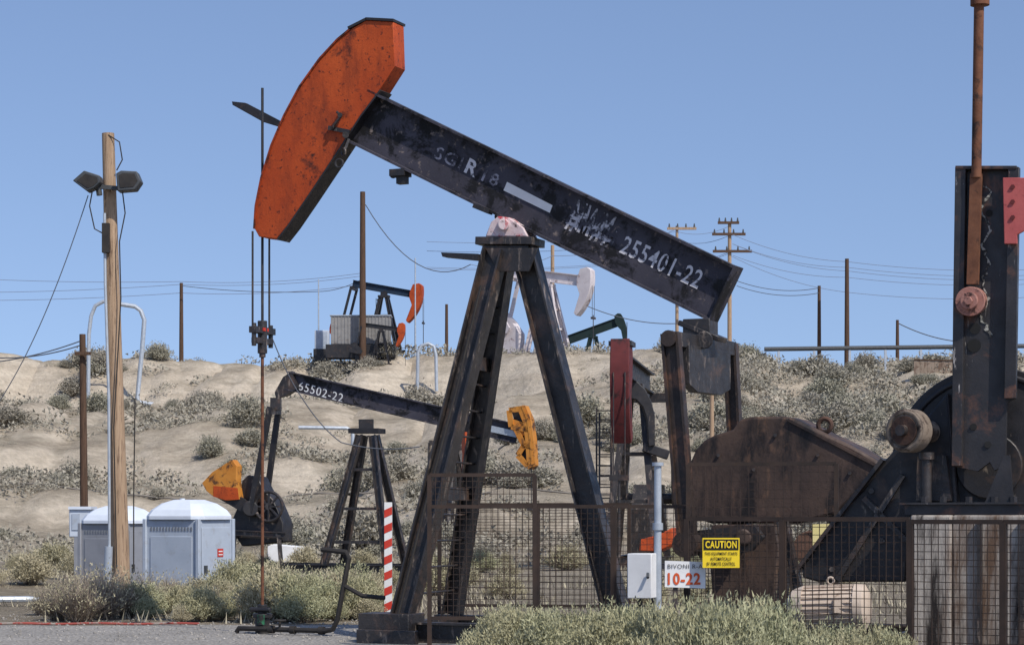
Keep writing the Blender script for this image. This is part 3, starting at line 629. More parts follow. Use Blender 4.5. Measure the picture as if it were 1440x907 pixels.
for y_ in (660, 715, 762):
    t = (y_-612)/194.; x0 = 506+(452-506)*t; x1 = 524+(545-524)*t
    mb = MB(); mb.bar(q(x0, y_, -.2-.5*t), q(x1, y_, -.2-.5*t), .07, .05); D.part('cross_brace', mb, M['steel'], pc)
mb = MB()
for b__ in (-.7, .7): mb.ibeam(C.loc(-3.4, b__, .12), C.loc(1.6, b__, .12), .24, .15)
for a__ in (-3.2, -2, -1, .5, 1.5): mb.bar(C.loc(a__, -.7, .12), C.loc(a__, .7, .12), .15, .12)
D.part('skid', mb, M['black'])
mb = MB(); xr = q(750, 655)
for s_ in (-.15, .15): mb.cyl(xr+cv*s_, Vector((xr.x, xr.y, 1.6))+cv*s_, .012, n=6)
mb.cyl(Vector((xr.x, xr.y, 0)), Vector((xr.x, xr.y, 1.7)), .025, n=8); mb.box(Vector((xr.x, xr.y, 1.6)), .3, .3, .12)
D.part('polished_rod', mb, M['steel'])
# ------------------------------------------------------------------ generic pumpjack
def pumpjack(base, head_deg, s, tilt, mats, label, psi=200, group=None, H=5.0, hw=.5, slab=False, lg=1.0, hs=1.0, bh=.58):
    mbm, mhd, mps, mcw = mats
    h = R(head_deg); uu = Vector((math.cos(h), math.sin(h), 0)); vv = Vector((-math.sin(h), math.cos(h), 0)); base = Vector(base)
    L = lambda a, b, z: base+uu*(a*s)+vv*(b*s)+UP*(z*s)
    T_ = Thing('pumpjack', base, label, 'pumpjack', group); f = R(tilt)
    pol = lambda r, an, b=0: L(r*math.cos(an), b, H+r*math.sin(an))
    mb = MB()
    for b in (-.7, .7): mb.ibeam(L(-4.6, b, .15), L(1.6, b, .15), .3*s, .2*s)
    for a in (-4.4, -3, -1.6, 0, 1.4): mb.bar(L(a, -.7, .15), L(a, .7, .15), .2*s, .15*s)
    T_.part('skid', mb, mps)
    mb = MB(); mb.bar(L(-.45, 0, H-.35), L(.45, 0, H-.35), .18*s, .6*s); mb.box(L(0, 0, H-.2), .5*s, .4*s, .4*s, h)
    pst = T_.part('samson_post', mb, mps)
    for t in (.35, .65):
        mb = MB(); zz = (H-.4)*(1-t)+.3*t; hw_ = .2+.5*t; ha = .25+.95*t
        for b in (-1, 1): mb.bar(L(-ha, b*hw_, zz), L(ha, b*hw_, zz), .1*s*lg, .06*s)
        for a in (-1, 1): mb.bar(L(a*ha, -hw_, zz), L(a*ha, hw_, zz), .1*s*lg, .06*s)
        T_.part('cross_brace', mb, mps, pst)
    for a in (-1, 1):
        for b in (-1, 1):
            mb = MB(); mb.ibeam(L(a*.25, b*.2, H-.4), L(a*1.2, b*.7, .3), .26*s*lg, .22*s*lg, uu, .03*s, .03*s); T_.part('leg', mb, mps, pst)
    mb = MB()
    mb.ibeam(pol(2.7, f+math.pi)+UP*.25*s, pol(2.6, f)+UP*.25*s, bh*s, .32*s, UP, .05*s, .05*s); T_.part('walking_beam', mb, mbm)
    a0, a1_ = f+.27*hs, f-.58*hs
    pts = [pol(3.3, a0-(a0-a1_)*k/10) for k in range(11)]
    ins = [(3.06, a1_), (3.3-.52*hs, f-.24), (3.3-.85*hs, f-.04), (3.3-.88*hs, f+.14), (3.3-.6*hs, f+.34*hs), (3.1, f+.33*hs)]
    if slab: ins = [(2.95, a1_), (2.85, f-.2), (2.6, f-.04), (2.6, f+.2), (2.8, f+.28)]
    pts = [p_-vv*hw*.5*s for p_ in pts] + [pol(r_, an)-vv*hw*.5*s for r_, an in ins]
    mb = MB(); mb.prism(pts, vv*hw*s); hd_ = T_.part('horse_head', mb, mhd, bevel=.02)
    if slab:
        mb = MB(); mb.bar(pol(2.9, a0)-vv*hw*.6*s, pol(2.9, a0)+vv*hw*.6*s, .12*s, .8*s); T_.part('head_cap', mb, M['black'], hd_)
    tail = pol(2.6, f+math.pi); ps = R(psi); pin = Vector((-2.7+.75*math.cos(ps), 0, 1.9+.75*math.sin(ps)))
    mb = MB(); mb.bar(tail-vv*.85*s-UP*.15*s, tail+vv*.85*s-UP*.15*s, .26*s, .24*s); T_.part('equalizer', mb, mps)
    for b in (-.85, .85):
        mb = MB(); mb.bar(tail+vv*b*s-UP*.15*s, L(pin.x, b, pin.z), .2*s*lg, .12*s, uu); T_.part('pitman', mb, mps)
        mb = MB(); c_ = Vector((-2.7, 1.9)); dr = Vector((math.cos(ps), math.sin(ps))); pr = Vector((-dr.y, dr.x))
        prof_ = [(-.25, -.2), (.2, -.45), (1.3, -.75), (1.65, -.35), (1.7, 0), (1.65, .35), (1.3, .75), (.2, .45), (-.25, .2)]
        mb.prism([L(c_.x+dr.x*r1+pr.x*r2, b*.8, c_.y+dr.y*r1+pr.y*r2) for r1, r2 in prof_], vv*(.18*s*(1 if b > 0 else -1)))
        T_.part('counterweight', mb, mcw)
    mb = MB(); mb.prism([L(a, -.4, z) for a, z in ((-3.5, .3), (-3.5, 1.6), (-3.1, 2.3), (-2.4, 2.3), (-1.9, 1.6), (-1.9, .3))], vv*.8*s); mb.cyl(L(-2.7, -.7, 1.9), L(-2.7, .7, 1.9), .15*s)
    T_.part('gear_reducer', mb, mps)
    mb = MB(); rx = 3.32
    for b in (-.15, .15): mb.cyl(L(rx, b, H+3.2*math.sin(f)), L(rx, b, 2.4), .018*s, n=6)
    mb.cyl(L(rx, 0, 0), L(rx, 0, 2.6), .03*s, n=8); mb.bar(L(rx, -.25, 2.4), L(rx, .25, 2.4), .14*s, .14*s)
    T_.part('bridle_cable', mb, M['steel'])
    mb = MB()
    for b in (-.2, .2): mb.bar(L(-.35, b-.95, H-.6), L(-.35, b-.95, .2), .05*s, .05*s)
    for k in range(14): mb.cyl(L(-.35, -1.15, .4+k*.3), L(-.35, -.75, .4+k*.3), .018*s, n=6)
    T_.part('ladder', mb, mps)
    return T_
hx = P(871, 0, 54.3)
MJ = pumpjack((hx.x+.62, 57.5, 0), -101, .99, 2, (M['black'], M['maroon'], M['steel'], M['black']), 'dark pumpjack with maroon head seen end-on', 100, hw=.5, slab=True, lg=.8)
dd = 56.4
cv_ = [(886, 534), (896, 536), (908, 548), (916, 564), (921, 584), (921, 626), (912, 628), (910, 590), (904, 572), (895, 562), (886, 560)]
mb = MB(); mb.prism([P(x, y, dd) for x, y in cv_], Vector((0, .5, 0))); mb.bar(P(905, 628, dd+.25), P(940, 640, dd+.25), .25, .3)
MJ.part('curved_beam', mb, M['black'], bevel=.02)  # curved black beam behind the maroon head
mb = MB()
for x_ in (843, 860): mb.bar(P(x_, 580, 55.6), Vector((P(x_, 0, 55.6).x, 55.6, 0)), .05, .05)
for k in range(17): mb.cyl(P(843, 590+k*13, 55.6), P(860, 590+k*13, 55.6), .018, n=6)
MJ.part('service_ladder', mb, M['steel'])
def onhill(px, d, z=None):
    x = (px-720)/F*d; return Vector((x, d, (terr(x, d) if z is None else z)-.1))
pumpjack(onhill(540, 199, 16.4), -12, 1.14, -11, (M['bluebeam'], M['orange'], M['black'], M['orange_dark']), 'dark blue pumpjack with orange head on hill crest', 175, hw=.7, hs=1.2)
pumpjack(onhill(770, 201, 16.2), -28, 1.44, -9, (M['whitefar'], M['whitefar'], M['whitefar'], M['whitefar']), 'dusty white pumpjack on hill crest', 150, hw=.7, lg=1.25, hs=1.15, bh=.7)
pumpjack(onhill(834, 245, 16.2), -10, 1.18, 19, (M['green'], M['green'], M['green'], M['green']), 'dark teal pumpjack half hidden behind hill crest', 220, hw=.6, bh=.85, lg=1.3)
gb = P(640, 0, 93); pumpjack((gb.x, 93, terr(gb.x, 93)-.1), -75, .8, -3, (M['black'], M['orange'], M['steel'], M['black']), 'distant black pumpjack with orange head behind tripod', 100)
pumpjack(onhill(536, 190, 15.6)-UP*1.0, -8, .66, -8, (M['black'], M['orange'], M['black'], M['black']), 'small black pumpjack with orange head beside grey shed', 150, hw=.8, hs=1.2)
b0 = onhill(508, 192, 16.2); sh = Thing('equipment_shed', b0, 'grey corrugated equipment enclosure on hill crest', 'shed')
mb = MB(); mb.box(b0+UP*1.7, 5.3, 2, 2.5)
wl = sh.part('wall', mb, M['greywall'])
mb = MB()
for k in range(18): mb.bar(b0+Vector((-2.6+k*.305, -1.02, .5)), b0+Vector((-2.6+k*.305, -1.02, 2.9)), .05, .06)
sh.part('wall_rib', mb, M['greywall'], wl); mb = MB(); mb.box(b0+UP*3.0, 5.5, 2.2, .08); sh.part('roof', mb, M['galv']); mb = MB(); mb.box(b0+UP*-.2, 6.2, 2.4, 1.2); sh.part('base', mb, M['black'])
b0 = onhill(453, 196, 16.2); sh = Thing('electrical_cabinet', b0, 'pale blue-white electrical cabinet on hill crest', 'electrical cabinet')
mb = MB(); mb.box(b0+UP*1.2, 1.3, 1, 1.7); cb2 = sh.part('cabinet_body', mb, M['cabin2'], bevel=.03); mb = MB(); mb.box(b0+UP*1.2+Vector((0, -.52, 0)), 1.0, .04, 1.4); sh.part('door', mb, M['cabin'], cb2)
mb = MB(); mb.box(b0+UP*-.2, 1.5, 1.2, 1.1); sh.part('base', mb, M['black'])
hh = hit(1312, 524); b0 = Vector((hh.x, hh.y, hh.z)); sh = Thing('corrugated_wall', b0, 'rusty corrugated metal wall on scrubby hillside', 'wall')
mb = MB()
for k in range(26): mb.bar(b0+Vector((-1.5+k*.3, .02*(k % 2), -.8)), b0+Vector((-1.5+k*.3, .02*(k % 2), 1.1-(k*.01))), .05, .29, Vector((0, 1, 0)))
sh.part('sheet', mb, M['rustwall']); mb = MB(); mb.bar(b0+Vector((-1.6, -.06, 1.12)), b0+Vector((6.2, -.06, .9)), .08, .1); sh.part('top_rail', mb, M['wood_dark'])
# ------------------------------------------------------------------ poles
def pole(px, top, d, r, mat, label, arms=(), name='utility_pole', cat='utility pole', lean=0, armmat=None):
    x = (px-720)/F*d; z0 = terr(x, d)-.1; zt = EYE-(top-HR)/F*d
    T_ = Thing(name, (x, d, z0), label, cat)
    mb = MB(); mb.cyl((x, d, z0), (x+lean, d, zt), r, r*.72, 14); T_.part('pole_shaft', mb, mat)
    for (row, xa, xb) in arms:
        z = EYE-(row-HR)/F*d; mb = MB(); dy = -r-.05
        mb.bar(Vector(((xa-720)/F*d, d+dy, z)), Vector(((xb-720)/F*d, d+dy, z)), .28, .2)
        ar = T_.part('crossarm', mb, armmat or mat)
        n = 4
        for k in range(n):
            xx = xa+(xb-xa)*(k+.25)/(n-.5); mb = MB(); mb.cyl(Vector(((xx-720)/F*d, d+dy, z+.14)), Vector(((xx-720)/F*d, d+dy, z+.55)), .12, .06, 8); T_.part('insulator', mb, M['lamp'], ar)
    return T_
pole(255, 398, 204, .22, M['wood_dark'], 'short dark wooden pole on hill crest')
pole(510, 270, 190, .32, M['wood_dark'], 'tall dark wooden pole on hill crest')
pole(628, 428, 215, .2, M['wood_dark'], 'short brown wooden pole beyond the crest')
pole(777, 345, 215, .25, M['wood'], 'wooden pole behind the white machine')
pole(1152, 402, 215, .22, M['wood_dark'], 'dark wooden pole among hill scrub')
pole(1191, 364, 212, .27, M['wood_dark'], 'tall brown wooden pole among hill scrub')
pole(1262, 450, 210, .2, M['wood_dark'], 'short wooden pole among hill scrub')
pole(952, 318, 240, .22, M['wood'], 'pale wooden utility pole with single crossarm', arms=((322, 938, 979),))
pole(1026, 312, 235, .27, M['wood'], 'wooden utility pole with three crossarms', arms=((314, 1009, 1039), (330, 1001, 1048), (354, 1002, 1057)), armmat=M['wood_dark'])
pole(584, 363, 198, .09, M['galv'], 'thin steel mast on hill crest', name='steel_mast', cat='mast')
pole(448, 393, 200, .08, M['galv'], 'thin steel mast on hill crest', name='steel_mast', cat='mast')
pole(1001, 556, 120, .16, M['wood'], 'short pale post on the hillside', name='wooden_post', cat='post')
tp = pole(119, 470, 60, .12, M['wood_dark'], 'thin dark wooden pole with small bracket and cables', lean=-.06)
mb = MB(); mb.bar(P(105, 497, 59.8), P(128, 497, 59.8), .09, .09); tp.part('crossarm', mb, M['wood_dark'])
d = 36.5; zb = terr(P(170, 0, d).x, d)
LP = Thing('floodlight_pole', (P(170, 0, d).x, d, zb), 'weathered wooden pole with two floodlights and conduit', 'light pole')
mb = MB(); mb.cyl(Vector((P(171, 0, d).x, d, zb-.1)), P(152, 188, d), .165, .105, 20); ps = LP.part('pole_shaft', mb, M['wood'])
mb = MB(); mb.bar(P(130, 262, d-.18), P(176, 266, d-.18), .07, .07); mb.cyl(P(138, 262, d-.18), P(140, 275, d-.18), .05, n=8); LP.part('bracket', mb, M['lamp'])
for side, pts in ((0, [(102, 254), (118, 240), (140, 247), (141, 256), (133, 264), (122, 269)]), (1, [(163, 244), (170, 240), (192, 241), (198, 255), (190, 267), (165, 269)])):
    mb = MB(); mb.prism([P(x, y, d-.42) for x, y in pts], Vector((.0, .28, .0))); fl = LP.part('floodlight', mb, M['lamp'], bevel=.015)
    cx = sum(p_[0] for p_ in pts)/6; cy = sum(p_[1] for p_ in pts)/6
    mb = MB(); mb.prism([P(cx+(x-cx)*.75, cy+(y-cy)*.7, d-.43) for x, y in pts], Vector((0, .006, 0))); LP.part('glass', mb, M['pipe'], fl)
mb = MB(); mb.tube([Vector((P(153, 0, d).x, d-.2, zb)), P(154, 765, d-.2), P(153, 560, d-.2), P(148, 400, d-.18), P(147, 300, d-.16)], .025)
mb.cyl(P(153, 768, d-.2), Vector((P(153, 0, d).x, d-.2, zb)), .07)
LP.part('conduit', mb, M['galv'])
for pp_ in ([P(130, 268, d-.2), P(126, 290, d-.2), P(133, 322, d-.2), P(144, 328, d-.2)], [P(172, 268, d-.2), P(176, 300, d-.2), P(168, 340, d-.2), P(170, 420, d-.2), P(160, 600, d-.2), P(164, 800, d-.2)], [P(152, 190, d-.1), P(168, 200, d-.1), P(172, 225, d-.1), P(164, 240, d-.1)], [P(188, 800, d), P(188, 700, d), P(190, 560, d)]):
    mb = MB(); mb.tube(pp_, .011); LP.part('cable', mb, M['pipe'])
mb = MB(); mb.box(P(149, 335, d-.2), .12, .12, .5); LP.part('junction_box', mb, M['pipe'])
# ------------------------------------------------------------------ wires
def wire(pts, d, sag, r, mat, label, n=14, group='overhead wires'):
    out = []
    for (xa, ya), (xb, yb) in zip(pts, pts[1:]):
        for k in range(n+1):
            t = k/n; s_ = 4*t*(1-t)*sag; out.append(P(xa+(xb-xa)*t, ya+(yb-ya)*t+s_, d))
    mb = MB(); mb.tube(out, r, 5); base = out[0]
    return single('overhead_wire', mb, mat, base, label, 'wire', group)
wl = 'thin overhead wire strung between poles'
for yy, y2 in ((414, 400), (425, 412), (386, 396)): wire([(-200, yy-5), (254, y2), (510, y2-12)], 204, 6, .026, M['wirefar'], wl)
wire([(256, 402), (450, 410), (510, 392)], 203, 4, .033, M['wire'], wl)
wire([(514, 288), (662, 372)], 190, 42, .043, M['wire'], 'slack overhead wire sagging from tall dark pole')
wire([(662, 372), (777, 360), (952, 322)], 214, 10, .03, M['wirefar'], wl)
wire([(820, 428), (952, 455)], 214, 8, .045, M['wire'], wl)
for a_, b_, c_ in ((318, 362, 372), (331, 370, 380), (331, 375, 386), (354, 384, 392), (356, 405, 410)):
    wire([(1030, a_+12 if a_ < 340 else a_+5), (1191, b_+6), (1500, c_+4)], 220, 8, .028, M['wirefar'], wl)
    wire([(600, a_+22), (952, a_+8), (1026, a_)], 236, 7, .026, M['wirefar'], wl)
wire([(1036, 402), (1152, 412)], 214, 8, .035, M['wire'], wl); wire([(1036, 395), (1152, 405)], 214, 8, .035, M['wire'], wl)
wire([(1264, 455), (1345, 480)], 200, 4, .05, M['wire'], wl)
wire([(124, 275), (38, 496)], 36.4, 12, .009, M['wire'], 'service wire running down from the floodlight pole'); wire([(38, 496), (-60, 640)], 36.4, 12, .009, M['wire'], 'service wire running down from the floodlight pole')
wire([(-40, 512), (112, 480)], 59.8, 6, .018, M['wire'], wl); wire([(-40, 500), (112, 486)], 59.8, 9, .018, M['wire'], wl)
wire([(384, 478), (425, 560), (480, 622), (590, 628)], 40, 6, .011, M['wire'], 'loose black cable hanging toward the second machine')
# ------------------------------------------------------------------ pipes
def pipe(rows, d, r, label, mat='galv', name='pipe_loop'):
    mb = MB(); pts = [P(x, y, d) for x, y in rows]; mb.tube(pts, r, 10)
    single(name, mb, M[mat], pts[0], label, 'pipe')
hh = hit(196, 562)
d_ = hh.y-1
pipe([(124, 575), (125, 470), (128, 445), (134, 430), (145, 424), (158, 423)], d_+2, .17, 'pale steel pipe loop rising from hillside')
pipe([(158, 426), (190, 431), (198, 437), (203, 450), (200, 490), (193, 560), (197, 566), (240, 572)], d_, .2, 'pale steel pipe loop rising from hillside')
hh = hit(600, 550)
pipe([(587, 548), (588, 495), (593, 486), (602, 483), (610, 487), (613, 500), (614, 550)], hh.y-.5, .15, 'small pale pipe loop on hillside')
mb = MB(); pp = []
for k in range(40):
    x = (1075+k*10-720)/F*188; pp.append(Vector((x, 188, EYE+(720-491+(k*.12))/F*188)))
mb.tube(pp, .2, 10); pl = Thing('pipeline', pp[0], 'long grey pipeline along the scrubby crest', 'pipeline'); pl.part('pipe', mb, M['lamp'])
for k in range(2, 40, 5):
    mb = MB(); mb.bar(Vector((pp[k].x, 188, terr(pp[k].x, 188)-.2)), pp[k], .2, .2); pl.part('support', mb, M['galv'])
y_ = 116; mb = MB(); pts = []
for k in range(90):
    x = -36+k*.62; pts.append(Vector((x, y_+noise.noise(Vector((x*.1, y_, 0)))*.8, (terr(x-1.5, y_)+terr(x, y_)+terr(x+1.5, y_))/3+.12)))
mb.tube(pts, .06, 6); single('hillside_pipe', mb, M['pipefar'], pts[0], 'thin dusty flow pipe laid along the hillside', 'pipe')
mb = MB(); mb.tube([P(-60, 843, 34), P(40, 842, 34.5), P(68, 845, 34.6)], .05); single('surface_pipe', mb, M['galv'], P(0, 843, 34), 'pale pipe lying on the gravel', 'pipe')
mb = MB(); mb.tube([Vector((P(x_, 0, 28.2).x, 28.2, .03+.006*math.sin(x_))) for x_ in range(-60, 300, 20)], .016)
single('red_hose', mb, M['hose'], P(0, 880, 28.2), 'thin faded red hose lying along the gravel edge', 'hose')
mb = MB(); mb.tube([P(420, 601, 115), P(488, 602, 115), P(496, 606, 115), P(496, 625, 115)], .1); single('pipe_loop', mb, M['galv'], P(420, 601, 115), 'pale pipe running along the slope', 'pipe')
b0 = P(400, 778, 60); bb = Thing('white_board', Vector((b0.x, 60, 0)), 'low white board on sand', 'barrier')
mb = MB(); mb.prism([P(376, 768, 60), P(384, 765, 60), P(420, 768, 60), P(422, 790, 60), P(376, 790, 60)], Vector((.1, .4, 0))); bb.part('block', mb, M['white'], bevel=.02)  # white board, built as a low slab
# ------------------------------------------------------------------ portable toilets
def toilet(px, d, rz, zb, roofm, bodym, label, H=2.3, w=1.15, redlabel=True):
    x = (px-720)/F*d; base = Vector((x, d, zb)); T_ = Thing('portable_toilet', base, label, 'portable toilet', 'portable toilets')
    m3 = Matrix.Rotation(rz, 3, 'Z'); G = lambda a, b, z: base+m3@Vector((a, b, 0))+UP*z
    def bx(mb, a0, a1, b0, b1, z0, z1): mb.prism([G(a0, b0, z0), G(a1, b0, z0), G(a1, b1, z0), G(a0, b1, z0)], UP*(z1-z0))
    h = w/2; mb = MB(); bx(mb, -h, h, -h, h, .12, H-.32)
    wl_ = T_.part('wall', mb, bodym, bevel=.03)
    for s_ in (-1, 1):
        for k in (-1, 1):
            mb = MB(); bx(mb, s_*h-.04, s_*h+.04, k*h-.04, k*h+.04, .1, H-.3); T_.part('corner_post', mb, bodym, wl_, bevel=.015)
    mb = MB(); bx(mb, -h+.12, h-.12, -h-.018, -h-.002, .3, H-.62)
    T_.part('panel_rib', mb, bodym, wl_, bevel=.016)
    mb = MB(); a0 = -h+.1
    mb.prism([G(h+.002, a0, .2), G(h+.002, h-.1, .2), G(h+.002, h-.1, H-.46), G(h+.002, a0, H-.46)], m3@Vector((.018, 0, 0)))
    dr_ = T_.part('door', mb, bodym, bevel=.008)
    mb = MB(); mb.prism([G(h+.022, -h+.16, 1.0), G(h+.022, -h+.24, 1.0), G(h+.022, -h+.24, 1.15), G(h+.022, -h+.16, 1.15)], m3@Vector((.03, 0, 0))); T_.part('handle', mb, M['lamp'], dr_)
    mb = MB()
    for k in range(14): bx(mb, -h+.12+k*.067, -h+.15+k*.067, -h-.012, -h-.002, H-.52, H-.45)
    T_.part('vent', mb, M['ventgrey'], wl_)
    # faceted dome roof: square eaves stepping to a smaller raised crown
    rings = [(1.10, -.32), (1.10, -.25), (.98, -.14), (.72, -.02), (.40, .05)]
    vs = []; fs = []
    for f0, zz in rings:
        r0 = h*f0; ch = r0*.72
        vs += [G(-r0, -ch, H+zz), G(-ch, -r0, H+zz), G(ch, -r0, H+zz), G(r0, -ch, H+zz), G(r0, ch, H+zz), G(ch, r0, H+zz), G(-ch, r0, H+zz), G(-r0, ch, H+zz)]
    for i in range(len(rings)-1):
        for k in range(8): fs.append((i*8+k, i*8+(k+1) % 8, (i+1)*8+(k+1) % 8, (i+1)*8+k))
    fs += [tuple(range(8))[::-1], tuple(range((len(rings)-1)*8, len(rings)*8))]
    mb = MB(); mb.add(vs, fs); T_.part('roof', mb, roofm, smooth=False, bevel=.012)
    mb = MB(); mb.cyl(G(-h+.14, h-.15, H-.2), G(-h+.14, h-.15, H+.08), .05); T_.part('vent_pipe', mb, roofm)
    mb = MB(); bx(mb, -h-.02, h+.02, -h-.02, h+.02, 0, .12); T_.part('base', mb, M['lamp'])
    if redlabel:
        mb = MB(); mb.prism([G(h+.023, .03, H-1.0), G(h+.023, .22, H-1.0), G(h+.023, .22, H-.85), G(h+.023, .03, H-.85)], m3@Vector((.006, 0, 0)))
        T_.part('red_label', mb, M['red'], dr_)
        for z_ in (H-.91, H-.97):
            mb2 = MB(); mb2.prism([G(h+.031, .06, z_), G(h+.031, .19, z_), G(h+.031, .19, z_+.02), G(h+.031, .06, z_+.02)], m3@Vector((.003, 0, 0))); T_.part('label_line', mb2, M['white'], dr_)
toilet(266, 39.5, -R(25), -.62, M['roof'], M['cabin'], 'pale grey-blue portable toilet with domed white roof')
toilet(168, 44.5, -R(25), -.72, M['roof'], M['cabing'], 'dull grey portable toilet with pale domed roof', redlabel=False)
b0 = P(120, 735, 47); T_ = Thing('utility_cabinet', Vector((b0.x, 47, terr(b0.x, 47))), 'pale blue-white utility cabinet beside toilets', 'utility cabinet')
mb = MB(); mb.prism([P(97, 715, 47), P(126, 715, 47), P(126, 755, 47), P(97, 755, 47)], Vector((0, .6, 0))); cbx = T_.part('cabinet_body', mb, M['cabin2'], bevel=.02)
mb = MB(); mb.prism([P(96, 712, 46.95), P(128, 712, 46.95), P(128, 716, 46.95), P(96, 716, 46.95)], Vector((0, .7, 0))); T_.part('lid', mb, M['roof'], cbx)
mb = MB(); mb.prism([P(101, 722, 46.98), P(112, 722, 46.98), P(112, 745, 46.98), P(101, 745, 46.98)], Vector((0, .02, 0))); T_.part('door', mb, M['cabin'], cbx)
mb = MB(); mb.prism([P(104, 755, 47), P(120, 755, 47), P(120, 810, 47), P(104, 810, 47)], Vector((0, .5, 0))); T_.part('pedestal', mb, M['cabing'])
# ------------------------------------------------------------------ shrubs
def leafmat(name, c1, c2, c3):
    m, nt, b = newmat(name); oi = nt.nodes.new('ShaderNodeObjectInfo')
    ca = ramp(nt, noise_node(nt, mapping(nt), 4.0, 5, .7), [(.3, c1), (.7, c2)])
    cb = mix(nt, oi.outputs['Random'], ca, c3); cc = mix(nt, .65, ca, cb)
    nt.links.new(cc, b.inputs['Base Color']); b.inputs['Roughness'].default_value = .9; b.inputs['Specular IOR Level'].default_value = .1
    return m
M['sage'] = leafmat('sage_leaf', (.25, .26, .145), (.46, .46, .295), (.43, .38, .24))
M['dry'] = leafmat('dry_brush', (.27, .25, .15), (.46, .42, .28), (.47, .41, .29))
M['hillscrub'] = leafmat('grey_scrub', (.245, .22, .18), (.38, .35, .285), (.30, .295, .22))
M['grass'] = leafmat('dry_grass_blades', (.30, .265, .185), (.44, .39, .29), (.33, .31, .22))
M['twig'] = pmat('dry_twig', (.20, .16, .125), (.35, .29, .23), 5, bump=0)
def shrub_mesh(name, seed, stems, leaves, ls, mats, w=.75, h=.7, tw=.006, spread=1.0, lw=.2, lo=.12):
    rnd = random.Random(seed); mb = MB(); ends = []
    for i in range(stems):
        an = rnd.uniform(0, 2*math.pi); el = rnd.uniform(lo, 1.0)**.8
        rr = w*(1-el*.75)*rnd.uniform(.6, 1.1); hh_ = h*(.25+.75*el)*rnd.uniform(.6, 1.15)
        base = Vector((rnd.uniform(-.15, .15)*w, rnd.uniform(-.15, .15)*w, -.03)); tip = Vector((rr*math.cos(an), rr*math.sin(an), hh_))
        md = base.lerp(tip, .5)+Vector((rnd.uniform(-.08, .08), rnd.uniform(-.08, .08), .06*h))
        ends.append((base, md, tip)); mb.cm = 1
        sd = Vector((math.sin(an), -math.cos(an), 0))*tw
        mb.add([base-sd, base+sd, md+sd*.7, md-sd*.7, tip], [(0, 1, 2, 3), (3, 2, 4)])
    mb.cm = 0
    for i in range(leaves):
        b_, m_, t_ = rnd.choice(ends); t = rnd.uniform(.25, 1.05)**.7
        p = b_.lerp(m_, t*2) if t < .5 else m_.lerp(t_, t*2-1)
        p = p+Vector((rnd.gauss(0, .045), rnd.gauss(0, .045), rnd.gauss(0, .04)))*spread*w/.75
        if p.z < 0: p.z = abs(p.z)*.3
        dr = (p.normalized()*.6+Vector((rnd.gauss(0, .6), rnd.gauss(0, .6), rnd.gauss(.5, .5)))).normalized()
        sd = dr.cross(Vector((rnd.gauss(0, 1), rnd.gauss(0, 1), rnd.gauss(0, 1)))).normalized()
        L_ = ls*rnd.uniform(.6, 1.5); W_ = L_*lw
        mb.add([p-sd*W_, p+sd*W_, p+dr*L_], [(0, 1, 2)])
    return mb.mesh(name, mats, smooth=False, recalc=False)
near = [shrub_mesh('sagebrush', 10+i, 150, 12000, .045, [M['sage'], M['twig']], w=.8) for i in range(3)]
drym = [shrub_mesh('dry_brush', 30+i, 190, 8000, .05, [M['dry'], M['twig']]) for i in range(3)]
bare = [shrub_mesh('tumbleweed', 50+i, 520, 700, .04, [M['dry'], M['twig']], tw=.006) for i in range(2)]
hillm = [shrub_mesh('desert_shrub', 70+i, 120+20*i, 5200, .055, [M['hillscrub'], M['twig']], w=.72, h=.62+.06*i, tw=.008, spread=1.9, lw=.35) for i in range(5)]
def plant(me, name, loc, s, sz, label, cat, group, rnd):
    o = bpy.data.objects.new(name, me); o.location = loc; o.scale = (s*rnd.uniform(.85, 1.2), s*rnd.uniform(.85, 1.2), sz); o.rotation_euler = (0, 0, rnd.uniform(0, 6.28))
    col.objects.link(o); tag(o, label, cat, group)
rnd = random.Random(5)
for k in range(34):
    px_ = 680+k*18+rnd.uniform(-12, 12); d = rnd.uniform(19.2, 21.6)
    if px_ > 940: d = rnd.uniform(16.6, 17.9)
    top = 850 if 830 < px_ < 1090 else (866 if px_ < 830 else 890); top += rnd.uniform(-12, 12)
    hgt = EYE-(top-720)/F*d
    plant(rnd.choice(near), 'sagebrush', (P(px_, 0, d).x, d, 0), hgt*(1.05 if px_ < 940 else .8), hgt*1.35, 'pale green sagebrush beside the mesh fence', 'shrub', 'sagebrush shrubs', rnd)
for k in range(42):
    px_ = 200+k*8+rnd.uniform(-8, 8); d = rnd.uniform(28.9, 34.5); hgt = rnd.uniform(.28, .74)
    if px_ < 330: hgt *= .7
    plant(rnd.choice(drym if rnd.random() < .5 else near), 'dry_bush', (P(px_, 0, d).x, d, 0), hgt*1.25, hgt*1.35, 'dry tan-green bush on the gravel edge', 'shrub', 'dry bushes', rnd)
for px_, d, s_ in ((80, 29.6, .7), (112, 29.2, .95), (145, 30, 1.0), (180, 30.5, .8), (205, 32, .9), (238, 33, .8), (60, 31, .6), (300, 30, .7), (100, 33, .9), (345, 30, .5), (130, 31.5, 1.0), (90, 31, .8), (165, 33, .9)):
    plant(rnd.choice(bare), 'tumbleweed', (P(px_, 0, d).x, d, 0), s_, s_, 'bare twiggy tumbleweed on the gravel edge', 'shrub', 'tumbleweeds', rnd)
for k in range(52):
    d = rnd.uniform(34, 62); px_ = rnd.uniform(-20, 1200); x = P(px_, 0, d).x
    if abs(x+7.6) < 3 and abs(d-41.5) < 3: continue
    hgt = rnd.uniform(.35, .8)
    plant(rnd.choice(drym+near[:1]), 'dry_bush', (x, d, terr(x, d)-.02), hgt*1.3, hgt*1.2, 'dry tan-green bush on sandy ground', 'shrub', 'dry bushes', rnd)
cnt = 0; tries = 0
